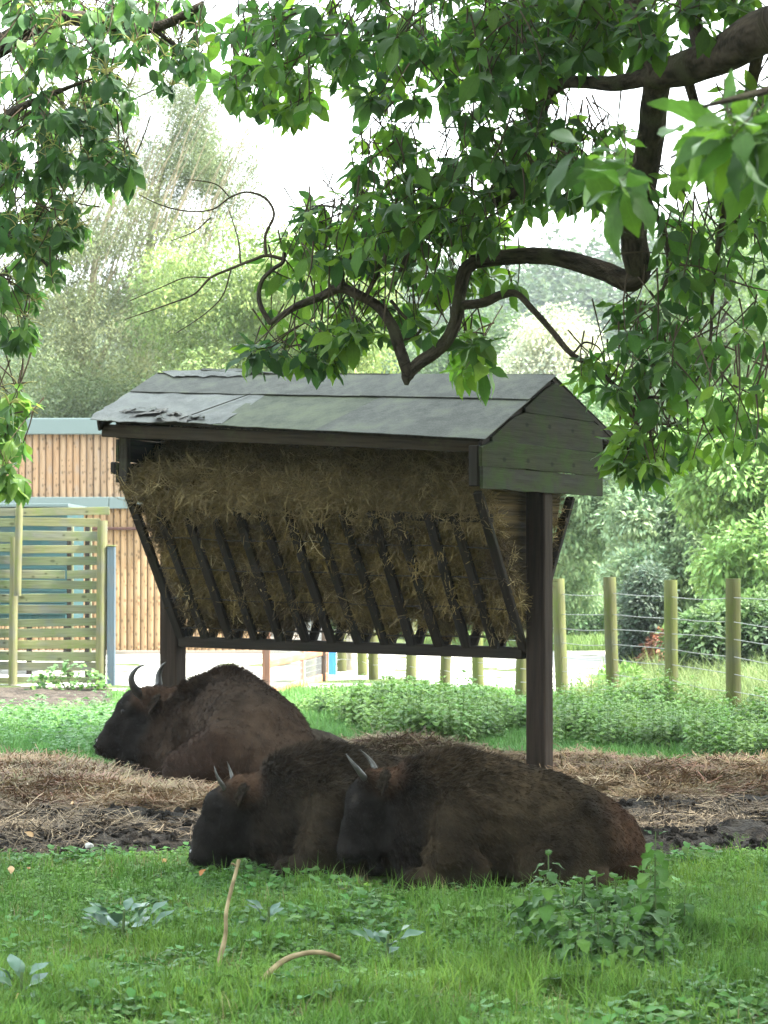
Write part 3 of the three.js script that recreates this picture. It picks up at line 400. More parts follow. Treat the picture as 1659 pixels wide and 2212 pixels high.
// ---------------------------------------------------------------- barn, board fence, gate, wire fence
{
  rnd = RNG(201);
  const DB = 48, k = pxm(DB), base = P(250, HORIZON, DB).setY(0);
  const barn = thing('timber_barn', 'long barn clad in upright orange brown boards with grey metal trims', 'barn', base);
  const xAt = (px) => P(px, HORIZON, DB).x, yAt = (py) => P(830, py, DB).y, zf = -DB;
  const x0 = xAt(-180), x1 = xAt(628), top = yAt(906);
  partW(barn, 'wall', new THREE.BoxGeometry(x1 - x0, top - 0.02, 5.8).translate((x0 + x1) / 2, top / 2 - 0.01, zf - 3.0), M.barnCore);
  // half round boards, one profile for both tiers
  function logBoard(w, h) { const n = 5, pos = [], uv = [], idx = [], o = rnd() * 5, o2 = rnd() * 5; for (let j = 0; j < 2; j++) for (let i = 0; i <= n; i++) { const a = (i / n) * Math.PI, x = -Math.cos(a) * w * 0.5, z = Math.sin(a) * 0.03 + (i === 0 || i === n ? -0.02 : 0.012); pos.push(x, j * h, z); uv.push(x + o, j * h + o2); } for (let i = 0; i < n; i++) idx.push(i, i + 1, n + 1 + i, i + 1, n + 2 + i, n + 1 + i); const c = pos.length / 3; for (let i = 0; i < n; i++) { idx.push(n + 1 + i, n + 2 + i, n + 1); idx.push(0, i + 1, i); } const g = new THREE.BufferGeometry(); g.setAttribute('position', new THREE.Float32BufferAttribute(pos, 3)); g.setAttribute('uv', new THREE.Float32BufferAttribute(uv, 2)); g.setIndex(idx); g.computeVertexNormals(); return g; }
  const bw = 0.147, n = Math.floor((x1 - x0) / bw), up = [0, 1, 2, 3].map(() => logBoard(bw - 0.006, yAt(938) - yAt(1074))), lo = [0, 1, 2, 3].map(() => logBoard(bw - 0.006, yAt(1098) - 0.05));
  const tones = variants(M.larch, [[1, 0.98, 0.98], [0.9, 0.9, 0.92], [1.08, 1.04, 1], [0.84, 0.82, 0.82], [1, 0.92, 0.86]]), tones2 = variants(M.larch, [[0.95, 0.9, 0.78], [0.86, 0.82, 0.72], [1, 0.95, 0.82], [0.76, 0.72, 0.62], [0.9, 0.84, 0.7]]);
  for (let i = 0; i < n; i++) for (const t of [0, 1]) { const m = part(barn, 'cladding_board', (t ? up : lo)[Math.floor(rr(0, 4))], (t ? tones : tones2)[Math.floor(rr(0, 5))]); m.position.set(x0 + (i + 0.5) * bw + rr(-0.002, 0.002), (t ? yAt(1074) : 0.05), zf + 0.02).sub(base); }
  partW(barn, 'wall_plinth', chamBox(x1 - x0 + 0.04, 0.1, 0.1, 0.01).translate((x0 + x1) / 2, 0.03, zf + 0.06), std({ color: rgb(0.2, 0.17, 0.14) }));
  partW(barn, 'metal_trim', chamBox(x1 - x0 + 0.2, yAt(905) - yAt(939), 0.22, 0.012).translate((x0 + x1) / 2, (yAt(905) + yAt(939)) / 2, zf + 0.13), M.metalGreen, 'grey metal roof edge');
  for (const [a, b] of [[x0 - 0.1, xAt(236)], [xAt(237), x1 + 0.1]]) partW(barn, 'metal_trim', chamBox(b - a, yAt(1074) - yAt(1099), 0.12, 0.01).translate((a + b) / 2, (yAt(1074) + yAt(1099)) / 2, zf + 0.1), M.metalGreen);
  partW(barn, 'roof', patch(V(x0 - 0.2, top + 0.02, zf + 0.2), V(x1 + 0.2, top + 0.02, zf + 0.2), V(x1 + 0.2, top + 0.25, zf - 6.2), V(x0 - 0.2, top + 0.25, zf - 6.2), 4, 2, 0.08), M.metalGreen);
  partW(barn, 'door_rail', chamBox(xAt(352) - xAt(195), 0.06, 0.09, 0.01).translate((xAt(352) + xAt(195)) / 2, yAt(1142), zf + 0.12), std({ color: rgb(0.05, 0.025, 0.02), roughness: 0.6 }));
}
{
  rnd = RNG(211);
  const D = 35.9, base = P(100, HORIZON, D).setY(0), X = (px) => P(px, HORIZON, D).x, Y = (py) => P(830, py, D).y, Z = (z) => 898.6 + z * 0.2813;
  const f = thing('board_fence', 'greenish fence of horizontal boards with gaps at the left edge', 'fence', base);
  const tones = variants(M.fenceBoard, [[1, 1, 1], [0.85, 0.92, 0.8], [0.8, 0.8, 0.85], [1.05, 1.02, 0.85], [0.72, 0.8, 0.72]]);
  const rows = [[705, 765, 840], [785, 850, 770], [885, 960, 765], [990, 1050, 765], [1080, 1145, 765], [1185, 1250, 765], [1260, 1325, 760], [1360, 1425, 760], [1450, 1515, 758], [1555, 1615, 755], [1635, 1705, 752], [1718, 1785, 752], [1808, 1880, 750], [1885, 1950, 750], [2005, 2050, 750]];
  rows.forEach(([a, b, e], i) => {
    const y0 = Y(Z(b)), y1 = Y(Z(a)), spans = i === 5 ? [[-260, 500], [515, e]] : [[-260, 135], [115, e]];
    spans.forEach(([p, q], s) => { const xa = X(p * 0.2813), xb = X(q * 0.2813), d = rr(-0.02, 0.02); partW(f, 'board', beam(V(xa, (y0 + y1) / 2 + d, -D - (s ? 0 : 0.004)), V(xb, (y0 + y1) / 2 + rr(-0.02, 0.02), -D - (s ? 0 : 0.004)), y1 - y0, 0.024, V(0, 1, 0), 0.005), tones[Math.floor(rr(0, 5))]); });
  });
  const post = (px, a, b, w, z, lean = 0) => limb([V(X(px), Y(b) - 0.05, z), V(X(px + lean * 0.5), (Y(a) + Y(b)) / 2, z), V(X(px + lean), Y(a), z)], [w / 2 * 1.05, w / 2, w / 2 * 0.95], 10, 3, 0.05);
  partW(f, 'post', post(219, 1125, 1484, 0.165, -D + 0.1, 4), M.fencePost);
  partW(f, 'post', post(31, 1160, 1494, 0.14, -D + 0.1, 2), M.fencePost);
  partW(f, 'post', post(44, 1081, 1280, 0.115, -D + 0.27, 4), M.fencePost, 'thin pole lashed to the left post');
  partW(f, 'post', post(-70, 1100, 1494, 0.15, -D + 0.1, 1), M.fencePost);
  const bp = thing('gate_post', 'square blue grey post at the right end of the board fence', 'post', P(243, HORIZON, D - 0.1).setY(0));
  partW(bp, 'shaft', chamBox(0.125, Y(1181) + 0.05, 0.14, 0.01).translate(X(242.5), Y(1181) / 2 - 0.025, -D + 0.1), M.bluePost);
  partW(bp, 'cap', chamBox(0.14, 0.025, 0.155, 0.008).translate(X(242.5), Y(1181) + 0.0135, -D + 0.1), M.fencePost);
  // things glimpsed through the gaps
  const D2 = 39, X2 = (px) => P(px, HORIZON, D2).x, Y2 = (py) => P(830, py, D2).y;
  const hut = thing('teal_hut', 'teal painted hut glimpsed through the gaps of the board fence', 'hut', P(60, HORIZON, D2).setY(0));
  for (let i = 0; i < 9; i++) { const y0 = 1.16 + i * 0.2; partW(hut, 'wall_board', chamBox(X2(146) - X2(-120), 0.19, 0.03, 0.006).translate((X2(146) + X2(-120)) / 2, y0, -D2), variants(M.teal, [[1, 1, 1]])[0]); }
  partW(hut, 'wall', chamBox(X2(144) - X2(-118), 2.0, 2.2, 0.02).translate((X2(144) + X2(-118)) / 2, 1.95, -D2 - 1.13), M.teal);
  for (const px of [-60, 60, 140]) partW(hut, 'leg', chamBox(0.09, 0.98, 0.09).translate(X2(px), 0.47, -D2 - 0.2), M.rack);
  partW(hut, 'roof', chamBox(X2(150) - X2(-126), 0.06, 2.5).translate((X2(150) + X2(-126)) / 2, 2.985, -D2 - 1.1), M.metalGreen);
  [[150, 'dark post with a pale edge behind the board fence, the left one of two'], [189, 'dark post with a pale edge behind the board fence, the right one of two']].forEach(([px, label]) => { const t = thing('shed_post', label, 'post', P(px, HORIZON, 37.6).setY(0)); const x = P(px, HORIZON, 37.6).x; partW(t, 'shaft', chamBox(0.075, 2.62, 0.1).translate(x, 1.28, -37.6), M.rack); partW(t, 'edge_strip', chamBox(0.03, 2.62, 0.09).translate(x + 0.055, 1.28, -37.598), M.fenceBoard); });
}
{ // mesh gate
  rnd = RNG(221);
  const a = G(575, 1508), b = P(707, HORIZON, 37.5).setY(0), u = b.clone().sub(a).normalize(), L = a.distanceTo(b);
  const g = thing('mesh_gate', 'pinkish timber gate with wire mesh beyond the left horned animal', 'gate', a);
  partW(g, 'post', beam(a.clone().setY(-0.1), a.clone().setY(1.62), 0.115, 0.1, V(1, 0, 0)), M.redPost);
  const red = variants(M.redPost, [[1.9, 1.7, 1.5], [2.3, 2.0, 1.6]]);
  const at = (s, y, d = 0) => a.clone().addScaledVector(u, s * L).add(V(0, y, d));
  partW(g, 'rail', beam(at(0.02, 0.06), at(1, 0.06), 0.13, 0.05, V(0, 1, 0)), red[1]);
  partW(g, 'rail', beam(at(0.02, 0.49), at(1, 0.49), 0.11, 0.05, V(0, 1, 0)), red[0]);
  partW(g, 'rail', beam(at(0.02, 1.2), at(1, 1.2), 0.11, 0.05, V(0, 1, 0)), red[0]);
  partW(g, 'stile', beam(at(0.55, 0.0, -0.03), at(0.55, 1.25, -0.03), 0.06, 0.05, V(1, 0, 0)), red[0]);
  partW(g, 'stile', beam(at(0.99, 0.0, -0.03), at(0.99, 1.25, -0.03), 0.06, 0.05, V(1, 0, 0)), red[1]);
  const w = []; for (let i = 1; i < 90; i++) w.push(limb([at(i / 90, 0.08, 0.035), at(i / 90, 1.2, 0.035)], [0.0035, 0.0035], 4, 1)); for (let i = 0; i < 12; i++) w.push(limb([at(0.02, 0.12 + i * 0.095, 0.04), at(1, 0.12 + i * 0.095, 0.04)], [0.0035, 0.0035], 4, 1));
  partW(g, 'wire_mesh', deindexMerge(w), M.wire).userData.kind = 'stuff';
  const dp = thing('wooden_post', 'short dark brown post beside the blue post under the feeder', 'post', P(693, HORIZON, 37).setY(0)); partW(dp, 'shaft', limb([P(693, HORIZON, 37).setY(-0.05), P(693, HORIZON, 37).setY(0.6), P(693, HORIZON, 37).setY(1.25)], [0.085, 0.08, 0.075], 10, 3, 0.06), M.post);
  const bl = thing('blue_post', 'bright blue square post seen under the feeder', 'post', P(717, HORIZON, 39).setY(0)); partW(bl, 'shaft', chamBox(0.15, 0.66, 0.12).translate(P(717, HORIZON, 39).x, 0.28, -39), M.bluePaint); partW(bl, 'cap', chamBox(0.17, 0.03, 0.14).translate(P(717, HORIZON, 39).x, 0.6265, -39), M.bluePaint);
  const wp = thing('pale_log_post', 'pale barked log post among the fence posts under the feeder', 'post', P(759, HORIZON, 40.5).setY(0)); partW(wp, 'shaft', limb([P(759, HORIZON, 40.5).setY(-0.05), P(760, HORIZON, 40.5).setY(0.7), P(758, HORIZON, 40.5).setY(1.5)], [0.11, 0.1, 0.1], 12, 4, 0.08), variants(M.paleBark, [[1.5, 1.6, 1.9]])[0]);
}
{ // round post and wire fence
  rnd = RNG(231);
  const spots = [[1760, 23.6], [1583, 26.2], [1450, 28.9], [1325, 30.2], [1215, 31.2], [1124, 32.2], [1033, 34], [960, 35.5], [887, 37], [807, 37.6], [783, 39], [738, 40.2], [671, 38.4]];
  const f = thing('wire_fence', 'post and wire fence with round greenish posts along the nettles', 'fence', P(1215, HORIZON, 31.2).setY(0));
  const feet = spots.map(([px, D]) => P(px, HORIZON, D).setY(0)), tones = variants(M.fencePost, [[0.85, 0.9, 0.75], [0.72, 0.76, 0.6], [0.8, 0.88, 0.62], [0.65, 0.68, 0.58]]);
  const hs = [1.76, 1.8, 1.76, 1.79, 1.76, 1.74, 1.76, 1.78, 1.72, 1.7, 1.66, 1.6, 1.62];
  feet.forEach((p, i) => { const ln = rr(-0.06, 0.06), r = i > 7 ? 0.085 : rr(0.083, 0.092); partW(f, 'post', limb([p.clone().setY(-0.1), V(p.x + ln * 0.6, hs[i] * 0.5, p.z), V(p.x + ln, hs[i], p.z)], [r * 1.04, r, r * 0.98], 14, 3, 0.04), tones[i % 4]); });
  for (let k = 0; k < 7; k++) for (let i = 0; i < feet.length - 1; i++) { const y = 0.26 + k * 0.2 + (k === 6 ? 0.08 : 0), a = feet[i].clone().setY(y * hs[i] / 1.76).add(V(0, 0, 0.095)), b = feet[i + 1].clone().setY(y * hs[i + 1] / 1.76).add(V(0, 0, 0.095)), m = a.clone().lerp(b, 0.5).add(V(0, rr(-0.03, 0.012), 0)); partW(f, 'wire', limb([a, m, b], [0.0045, 0.0045], 4, 3), M.wire); }
}

// ---------------------------------------------------------------- the lying animals
// surface of a field (negative inside) on a grid, one continuous mesh
function surfaceNet(fn, lo, hi, h) {
  const nx = Math.ceil((hi.x - lo.x) / h) + 1, ny = Math.ceil((hi.y - lo.y) / h) + 1, nz = Math.ceil((hi.z - lo.z) / h) + 1, F = new Float32Array(nx * ny * nz), id = (i, j, k) => (k * ny + j) * nx + i;
  for (let k = 0; k < nz; k++) for (let j = 0; j < ny; j++) for (let i = 0; i < nx; i++) F[id(i, j, k)] = fn(lo.x + i * h, lo.y + j * h, lo.z + k * h);
  const vid = new Int32Array(nx * ny * nz).fill(-1), pos = [], idx = [];
  for (let k = 0; k < nz - 1; k++) for (let j = 0; j < ny - 1; j++) for (let i = 0; i < nx - 1; i++) {
    let sx = 0, sy = 0, sz = 0, n = 0; const f = (a, b, c) => F[id(i + a, j + b, k + c)];
    for (let e = 0; e < 12; e++) { const ax = e >> 2, q = e & 3, a = [0, 0, 0], b = [0, 0, 0], u = (ax + 1) % 3, v = (ax + 2) % 3; a[u] = b[u] = q & 1; a[v] = b[v] = q >> 1; b[ax] = 1; const fa = f(...a), fb = f(...b); if (fa < 0 !== fb < 0) { const t = fa / (fa - fb); sx += a[0] + (b[0] - a[0]) * t; sy += a[1] + (b[1] - a[1]) * t; sz += a[2] + (b[2] - a[2]) * t; n++; } }
    if (n) { vid[id(i, j, k)] = pos.length / 3; pos.push(lo.x + (i + sx / n) * h, lo.y + (j + sy / n) * h, lo.z + (k + sz / n) * h); }
  }
  const quad = (a, b, c, d, fl) => { if (a < 0 || b < 0 || c < 0 || d < 0) return; fl ? idx.push(a, b, c, a, c, d) : idx.push(a, c, b, a, d, c); };
  for (let k = 1; k < nz - 1; k++) for (let j = 1; j < ny - 1; j++) for (let i = 1; i < nx - 1; i++) {
    const s = F[id(i, j, k)] < 0;
    if (s !== F[id(i + 1, j, k)] < 0) quad(vid[id(i, j - 1, k - 1)], vid[id(i, j, k - 1)], vid[id(i, j, k)], vid[id(i, j - 1, k)], s);
    if (s !== F[id(i, j + 1, k)] < 0) quad(vid[id(i - 1, j, k - 1)], vid[id(i - 1, j, k)], vid[id(i, j, k)], vid[id(i, j, k - 1)], s);
    if (s !== F[id(i, j, k + 1)] < 0) quad(vid[id(i - 1, j - 1, k)], vid[id(i, j - 1, k)], vid[id(i, j, k)], vid[id(i - 1, j, k)], s);
  }
  const g = new THREE.BufferGeometry(); g.setAttribute('position', new THREE.Float32BufferAttribute(pos, 3)); g.setIndex(idx); g.computeVertexNormals(); return g;
}
const furMat = std({ color: rgb(1, 1, 1), vertexColors: true, roughness: 0.95, specularIntensity: 0.1, bumpMap: roughBump, bumpScale: 0.004 });
const furStrand = std({ color: rgb(1, 1, 1), roughness: 0.7, specularIntensity: 0.15, side: THREE.DoubleSide });
const hornMat = (dark) => std({ map: mkTex(64, 256, (u, v) => { const t = clamp(0.5 + 0.4 * pnoise(u * 4, v * 40, 4, 40, 181) + 0.3 * pnoise(u * 16, v * 90, 16, 90, 182)); return dark ? [lerp(0.012, 0.04, t), lerp(0.011, 0.036, t), lerp(0.01, 0.03, t)] : [lerp(0.02, 0.065, t), lerp(0.019, 0.06, t), lerp(0.016, 0.05, t)]; }), roughness: 0.45 });
const hornDark = hornMat(true), hornGrey = hornMat(false), hornTip = std({ color: rgb(0.015, 0.013, 0.012), roughness: 0.4 });
const eyeMat = new THREE.MeshPhysicalMaterial({ color: rgb(0.008, 0.006, 0.005), roughness: 0.4, specularIntensity: 0.25 });
const nostrilGlintMat = std({ color: rgb(0.2, 0.19, 0.18), roughness: 0.5 });  // pale grey stands in for the wet highlight on the nose
const noseMat = std({ color: rgb(0.03, 0.028, 0.027), clearcoat: 0.8, clearcoatRoughness: 0.2, roughness: 0.3, specularIntensity: 0.4, bumpMap: roughBump, bumpScale: 0.002 });
function furTuft(seed, w = 0.032) { // unit long along +y, bends towards +x
  const q = RNG(seed), pos = []; for (let i = 0; i < 7; i++) { const ox = (q() - 0.5) * 0.5, oz = (q() - 0.5) * 0.5, L = 0.6 + q() * 0.6, bx = (q() - 0.5) * 0.5, bz = (q() - 0.5) * 0.5, a = q() * 3.14, sx = Math.cos(a) * w, sz = Math.sin(a) * w; const p = (t, k) => [ox + bx * t * t + sx * k, L * t * (1 - 0.15 * t), oz + bz * t * t + sz * k]; pos.push(...p(0, -1), ...p(0, 1), ...p(0.5, -0.8), ...p(0.5, -0.8), ...p(0, 1), ...p(0.5, 0.8), ...p(0.5, -0.8), ...p(0.5, 0.8), ...p(1, 0)); }
  const g = new THREE.BufferGeometry(); g.setAttribute('position', new THREE.Float32BufferAttribute(pos, 3)); g.computeVertexNormals(); return g;
}
const furTufts = [1, 2, 3].map((s) => furTuft(900 + s));
function makeBison(o) {
  rnd = RNG(o.seed);
  const g = thing('bison', o.label, 'bison', o.pos, o.group, o.turn), S = o.scale;
  const pivot = V(0.78, 0.6, 0), hq = new THREE.Quaternion().setFromEuler(new THREE.Euler(o.roll || 0, o.headYaw, o.headPitch, 'YZX')), HP = (p) => p.clone().sub(pivot).applyQuaternion(hq).add(pivot).add(V(...(o.headShift || [0, 0, 0])));
  const prims = [], add = (a, ra, b, rb, k, sz = 1) => prims.push({ a, b: b || a, ra, rb: rb ?? ra, k, sz });
  // trunk, back to front
  const W = o.width || 0.88, hump = o.hump || 0;
  add(V(-0.96, 0.2, 0), 0.17, V(-0.84, 0.3, 0), 0.27, 0.1, W); add(V(-0.84, 0.3, 0), 0.27, V(-0.6, 0.37, 0), 0.37, 0.14, W); add(V(-0.6, 0.37, 0), 0.37, V(-0.3, 0.44, 0), 0.425, 0.14, W);
  add(V(-0.3, 0.44, 0), 0.425, V(0.08, 0.52, 0), 0.44, 0.14, W); add(V(0.08, 0.52, 0), 0.44, V(0.42, 0.55 + hump * 0.5, 0), 0.42, 0.14, W * 0.92);
  if (o.back) { add(V(0.1, 0.6, 0), 0.36, V(-0.55, 0.52, 0), 0.37, 0.12); add(V(-0.6, 0.66, -0.3), 0.08, V(-0.6, 0.66, 0.3), 0.08, 0.1); }
  add(V(0.3, 0.78 + hump, 0), 0.2, V(0.5, 0.76 + hump, 0), 0.19, 0.16, 0.7);
  const nb = HP(V(0.9, 0.62, 0)); add(V(0.48, 0.6, 0), 0.37, nb.clone().lerp(V(0.55, 0.6, 0), 0.25), 0.25, 0.12, 0.66); add(V(0.5, 0.44, 0), 0.27, nb.clone().add(V(-0.06, -0.2, 0)), 0.17, 0.1, 0.8);
  if (o.back) { add(V(-0.78, 0.42, -0.3), 0.27, V(-0.4, 0.24, -0.56), 0.2, 0.035); add(V(-0.62, 0.6, -0.34), 0.09, V(-0.9, 0.46, -0.2), 0.1, 0.06); add(V(0.5, 0.4, -0.05), 0.28, HP(V(0.86, 0.3, 0)), 0.15, 0.12); add(V(0.55, 0.2, -0.15), 0.2, HP(V(0.8, 0.12, 0)), 0.12, 0.1); }
  // legs folded under
  for (const s of [-1, 1]) {
    const k = s < 0 ? (o.legs || [1, 1])[0] : (o.legs || [1, 1])[1];
    add(V(0.3, 0.62, 0.27 * s), 0.23, V(0.44, 0.32, 0.42 * s), 0.165, 0.045); add(V(0.44, 0.32, 0.42 * s), 0.155, V(0.26, 0.2, 0.43 * s), 0.14, 0.04); add(V(0.26, 0.2, 0.43 * s), 0.13, V(0.7 * k, 0.115, 0.4 * s), 0.1, 0.03);  add(V(0.7 * k, 0.1, 0.4 * s), 0.09, V(0.5 * k, 0.05, 0.24 * s), 0.06, 0.03);
    add(V(-0.68, 0.38, 0.24 * s), 0.25, V(-0.26, 0.2, 0.41 * s), 0.19, 0.09); add(V(-0.26, 0.17, 0.43 * s), 0.16, V(-0.7, 0.1, 0.46 * s), 0.09, 0.06); add(V(-0.7, 0.08, 0.47 * s), 0.08, V(-0.3, 0.05, 0.52 * s), 0.055, 0.04);
    add(V(-0.6, 0.6, 0.31 * s), 0.075, V(-0.66, 0.64, 0.12 * s), 0.1, 0.07); add(V(-0.6, 0.58, 0.3 * s), 0.1, V(-0.36, 0.3, 0.42 * s), 0.14, 0.08); // hip bone and flank fold
  }
  // head
  const hk = o.headSize || 1, h0 = V(0.93, 0.68, 0), HH = (x, y, z) => HP(h0.clone().add(V(x, y, z).sub(h0).multiplyScalar(hk)));
  const head0 = prims.length;
  add(HH(0.9, 0.69, 0), 0.155 * hk, HH(0.98, 0.63, 0), 0.145 * hk, 0.08); add(HH(0.98, 0.63, 0), 0.14 * hk, HH(1.065, 0.44, 0), 0.105 * hk, 0.05); add(HH(1.065, 0.44, 0), 0.1 * hk, HH(1.115, 0.29, 0), 0.083 * hk, 0.04);
  add(HH(0.9, 0.52, 0), 0.13 * hk, HH(1.055, 0.29, 0), 0.075 * hk, 0.05); add(HH(1.1, 0.27, 0.035), 0.06 * hk, HH(1.1, 0.27, -0.035), 0.06 * hk, 0.03);
  for (const s of [-1, 1]) { add(HH(0.985, 0.645, 0.1 * s), 0.055 * hk, HH(1.0, 0.6, 0.115 * s), 0.045 * hk, 0.03); add(HH(0.93, 0.53, 0.07 * s), 0.09 * hk, null, null, 0.06); add(HH(0.92, 0.76, 0.08 * s), 0.07 * hk, HH(0.93, 0.79, 0.12 * s), 0.05 * hk, 0.04); }
  if (o.beard) { add(HH(0.96, 0.36, 0), 0.08, HH(0.93, 0.18, 0), 0.04, 0.05); add(V(0.55, 0.3, 0), 0.2, V(0.62, 0.1, 0), 0.13, 0.115); }
  const nHead = prims.length;
  const L2 = prims.map((p) => { const d = p.b.clone().sub(p.a); return { ...p, dx: d.x, dy: d.y, dz: d.z / p.sz, az: p.a.z / p.sz, l2: Math.max(1e-9, d.x * d.x + d.y * d.y + (d.z / p.sz) ** 2) }; });
  const field = (x, y, z) => {
    let d = 1e3;
    for (const p of L2) { const qx = x - p.a.x, qy = y - p.a.y, qz = z / p.sz - p.az; let t = (qx * p.dx + qy * p.dy + qz * p.dz) / p.l2; t = t < 0 ? 0 : t > 1 ? 1 : t; const ex = qx - p.dx * t, ey = qy - p.dy * t, ez = qz - p.dz * t, e = (Math.sqrt(ex * ex + ey * ey + ez * ez) - (p.ra + (p.rb - p.ra) * t)) * Math.min(1, p.sz * 1.02), h = Math.max(p.k - Math.abs(d - e), 0) / p.k; d = Math.min(d, e) - h * h * p.k * 0.25; }
    if (d < 0.12 && d > -0.12) d += 0.016 * noise3(x * 7, y * 7, z * 7) + 0.008 * noise3(x * 17, y * 17, z * 17);
    return Math.max(d, -0.005 - y);
  };
  const geo = surfaceNet(field, V(-1.3, -0.06, o.back ? -1.35 : -0.8), V(o.back ? 1.2 : 1.6, 1.3, 0.75), 0.0155), pa = geo.attributes.position, na = geo.attributes.normal, cols = [], uv = [];
  const headC = HH(1.0, 0.5, 0), headT = HH(0.9, 0.82, 0);
  const colour = (x, y, z) => {
    const n = fbm(x * 3, y * 3, z * 3 + o.seed, 3), n2 = fbm(x * 14, y * 14, z * 14, 2);
    let c = [0, 1, 2].map((k) => lerp(o.body[k], o.body2[k], clamp(0.5 + n * 1.1)));
    const mix = (d, t) => { c = c.map((v, k) => lerp(v, d[k], clamp(t))); };
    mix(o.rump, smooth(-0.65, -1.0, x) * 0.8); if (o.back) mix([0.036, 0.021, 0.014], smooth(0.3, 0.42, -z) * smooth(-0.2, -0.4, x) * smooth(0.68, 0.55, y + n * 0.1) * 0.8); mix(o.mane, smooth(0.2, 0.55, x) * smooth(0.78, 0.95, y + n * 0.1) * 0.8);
    mix([0.014, 0.011, 0.0085], smooth(0.25, 0.6, x - (y - 0.4) * 0.35 + n * 0.12) * (1 - smooth(0.3, 0.41, Math.abs(z)) * smooth(0.85, 0.62, x)) * (o.darkNeck ?? 1));  // dark neck hair; its mask also paints shade into the recess before the shoulder
    const hd = Math.hypot(x - headC.x, y - headC.y, z - headC.z); mix([0.013, 0.011, 0.0095], smooth(0.42, 0.27, hd));
    const ey = HH(1.02, 0.66, 0.12), ex = HH(1.02, 0.66, -0.12), ed0 = Math.min(Math.hypot(x - ey.x, y - ey.y, z - ey.z), Math.hypot(x - ex.x, y - ex.y, z - ex.z)); mix([0.045, 0.038, 0.031], smooth(0.055, 0.02, ed0) * 0.8); const mz = HH(1.1, 0.3, 0), md = Math.hypot(x - mz.x, y - mz.y, z - mz.z); mix([0.03, 0.026, 0.023], smooth(0.15, 0.08, md) * 0.6);
    mix(o.poll, smooth(0.24, 0.08, Math.hypot(x - headT.x + 0.06, y - headT.y, (z - headT.z) * 0.7)) * 0.9);
    return c.map((v) => v * (0.82 + n2 * 0.45));
  };
  for (let i = 0; i < pa.count; i++) { const c = colour(pa.getX(i), pa.getY(i), pa.getZ(i)); cols.push(...c); uv.push(pa.getX(i) * 1.2 + pa.getZ(i) * 0.7, pa.getY(i) * 1.2); }
  geo.setAttribute('color', new THREE.Float32BufferAttribute(cols, 3)); geo.setAttribute('uv', new THREE.Float32BufferAttribute(uv, 2));
  // fur, sampled over the surface before it is scaled
  const ix = geo.index.array, cum = []; let total = 0; const A = V(0, 0, 0), B = V(0, 0, 0), C = V(0, 0, 0);
  for (let t = 0; t < ix.length; t += 3) { A.fromBufferAttribute(pa, ix[t]); B.fromBufferAttribute(pa, ix[t + 1]); C.fromBufferAttribute(pa, ix[t + 2]); total += B.sub(A).cross(C.sub(A)).length() * (A.y < 0.01 ? 0 : 1); cum.push(total); }
  const lists = [[], [], []], fc = [[], [], []];
  for (let i = 0; i < o.fur; i++) {
    const r = rnd() * total; let a = 0, b = cum.length - 1; while (a < b) { const m = (a + b) >> 1; cum[m] < r ? (a = m + 1) : (b = m); }
    const t = a * 3, v = ix[t + Math.floor(rnd() * 3)], p = V(0, 0, 0).fromBufferAttribute(pa, v), n = V(0, 0, 0).fromBufferAttribute(na, v); p.add(V(rr(-0.01, 0.01), rr(-0.01, 0.01), rr(-0.01, 0.01)));
    const hd = p.distanceTo(headC), onHead = hd < 0.33, top = p.y > 0.72 + 0.1 * noise3(p.x * 4, 0, 1), f = onHead ? V(0.3, -1, 0).applyQuaternion(hq) : V(-0.75, -0.65, 0); f.addScaledVector(n, -f.dot(n)).normalize();
    let L = 0.042 + 0.026 * smooth(-0.2, 0.35, p.x + 0.2 * noise3(p.y * 5, p.z * 5, 2)) * smooth(0.55, 0.85, p.y); if (p.distanceTo(headT) < 0.24) L = 0.042; if (onHead) L = 0.02; if (!onHead && p.x > 0.55 && p.y < 0.5) L = 0.05; if (p.x < -0.6) L = 0.034; if (p.y < 0.25 && p.x < 0.7) L = Math.min(L, 0.02);
    L *= rr(0.7, 1.3) * (o.furLen || 1);
    const up = onHead ? 0.3 : (L > 0.06 ? 0.6 : 0.26), d = f.multiplyScalar(1 - up * 0.5).addScaledVector(n, up).add(randDir().multiplyScalar(0.2)).normalize(), k = Math.floor(rr(0, 3));
    lists[k].push(leafMatrix(p.clone().addScaledVector(n, -0.008).multiplyScalar(S), d, randDir(), L * S, 1.0)); const c = colour(p.x, p.y, p.z), w = rr(0.75, 1.75); fc[k].push(rgb(c[0] * w, c[1] * w, c[2] * w));
  }
  geo.scale(S, S, S); part(g, 'body', geo, furMat);
  lists.forEach((l, k) => inst('coat', furTufts[k], furStrand, l, fc[k], g));
  // horns, ears, eyes, nose
  for (const s of [-1, 1]) {
    const hp = o.horn.map(([x, y, z]) => HH(x, y, z * s).multiplyScalar(S)), r = o.hornR * S, h = part(g, 'horn', limb(hp, [r, r * 0.92, r * 0.68, r * 0.36, r * 0.08], 12, 6, 0.05), o.hornDark ? hornDark : hornGrey); h.userData.side = s;
    const e0 = HH(0.83, 0.73, 0.17 * s), ed = HH(0.755, 0.87, 0.29 * s).sub(e0).normalize(), ear = new THREE.SphereGeometry(1, 12, 10); const ep = ear.attributes.position; for (let i = 0; i < ep.count; i++) { const y = ep.getY(i), w = 1 - 0.35 * Math.max(0, y); ep.setXYZ(i, ep.getX(i) * 0.07 * w, y * 0.125, ep.getZ(i) * 0.022 - 0.015 * (1 - (ep.getX(i)) ** 2) * (ep.getZ(i) > 0 ? 1 : 0)); } ear.computeVertexNormals();
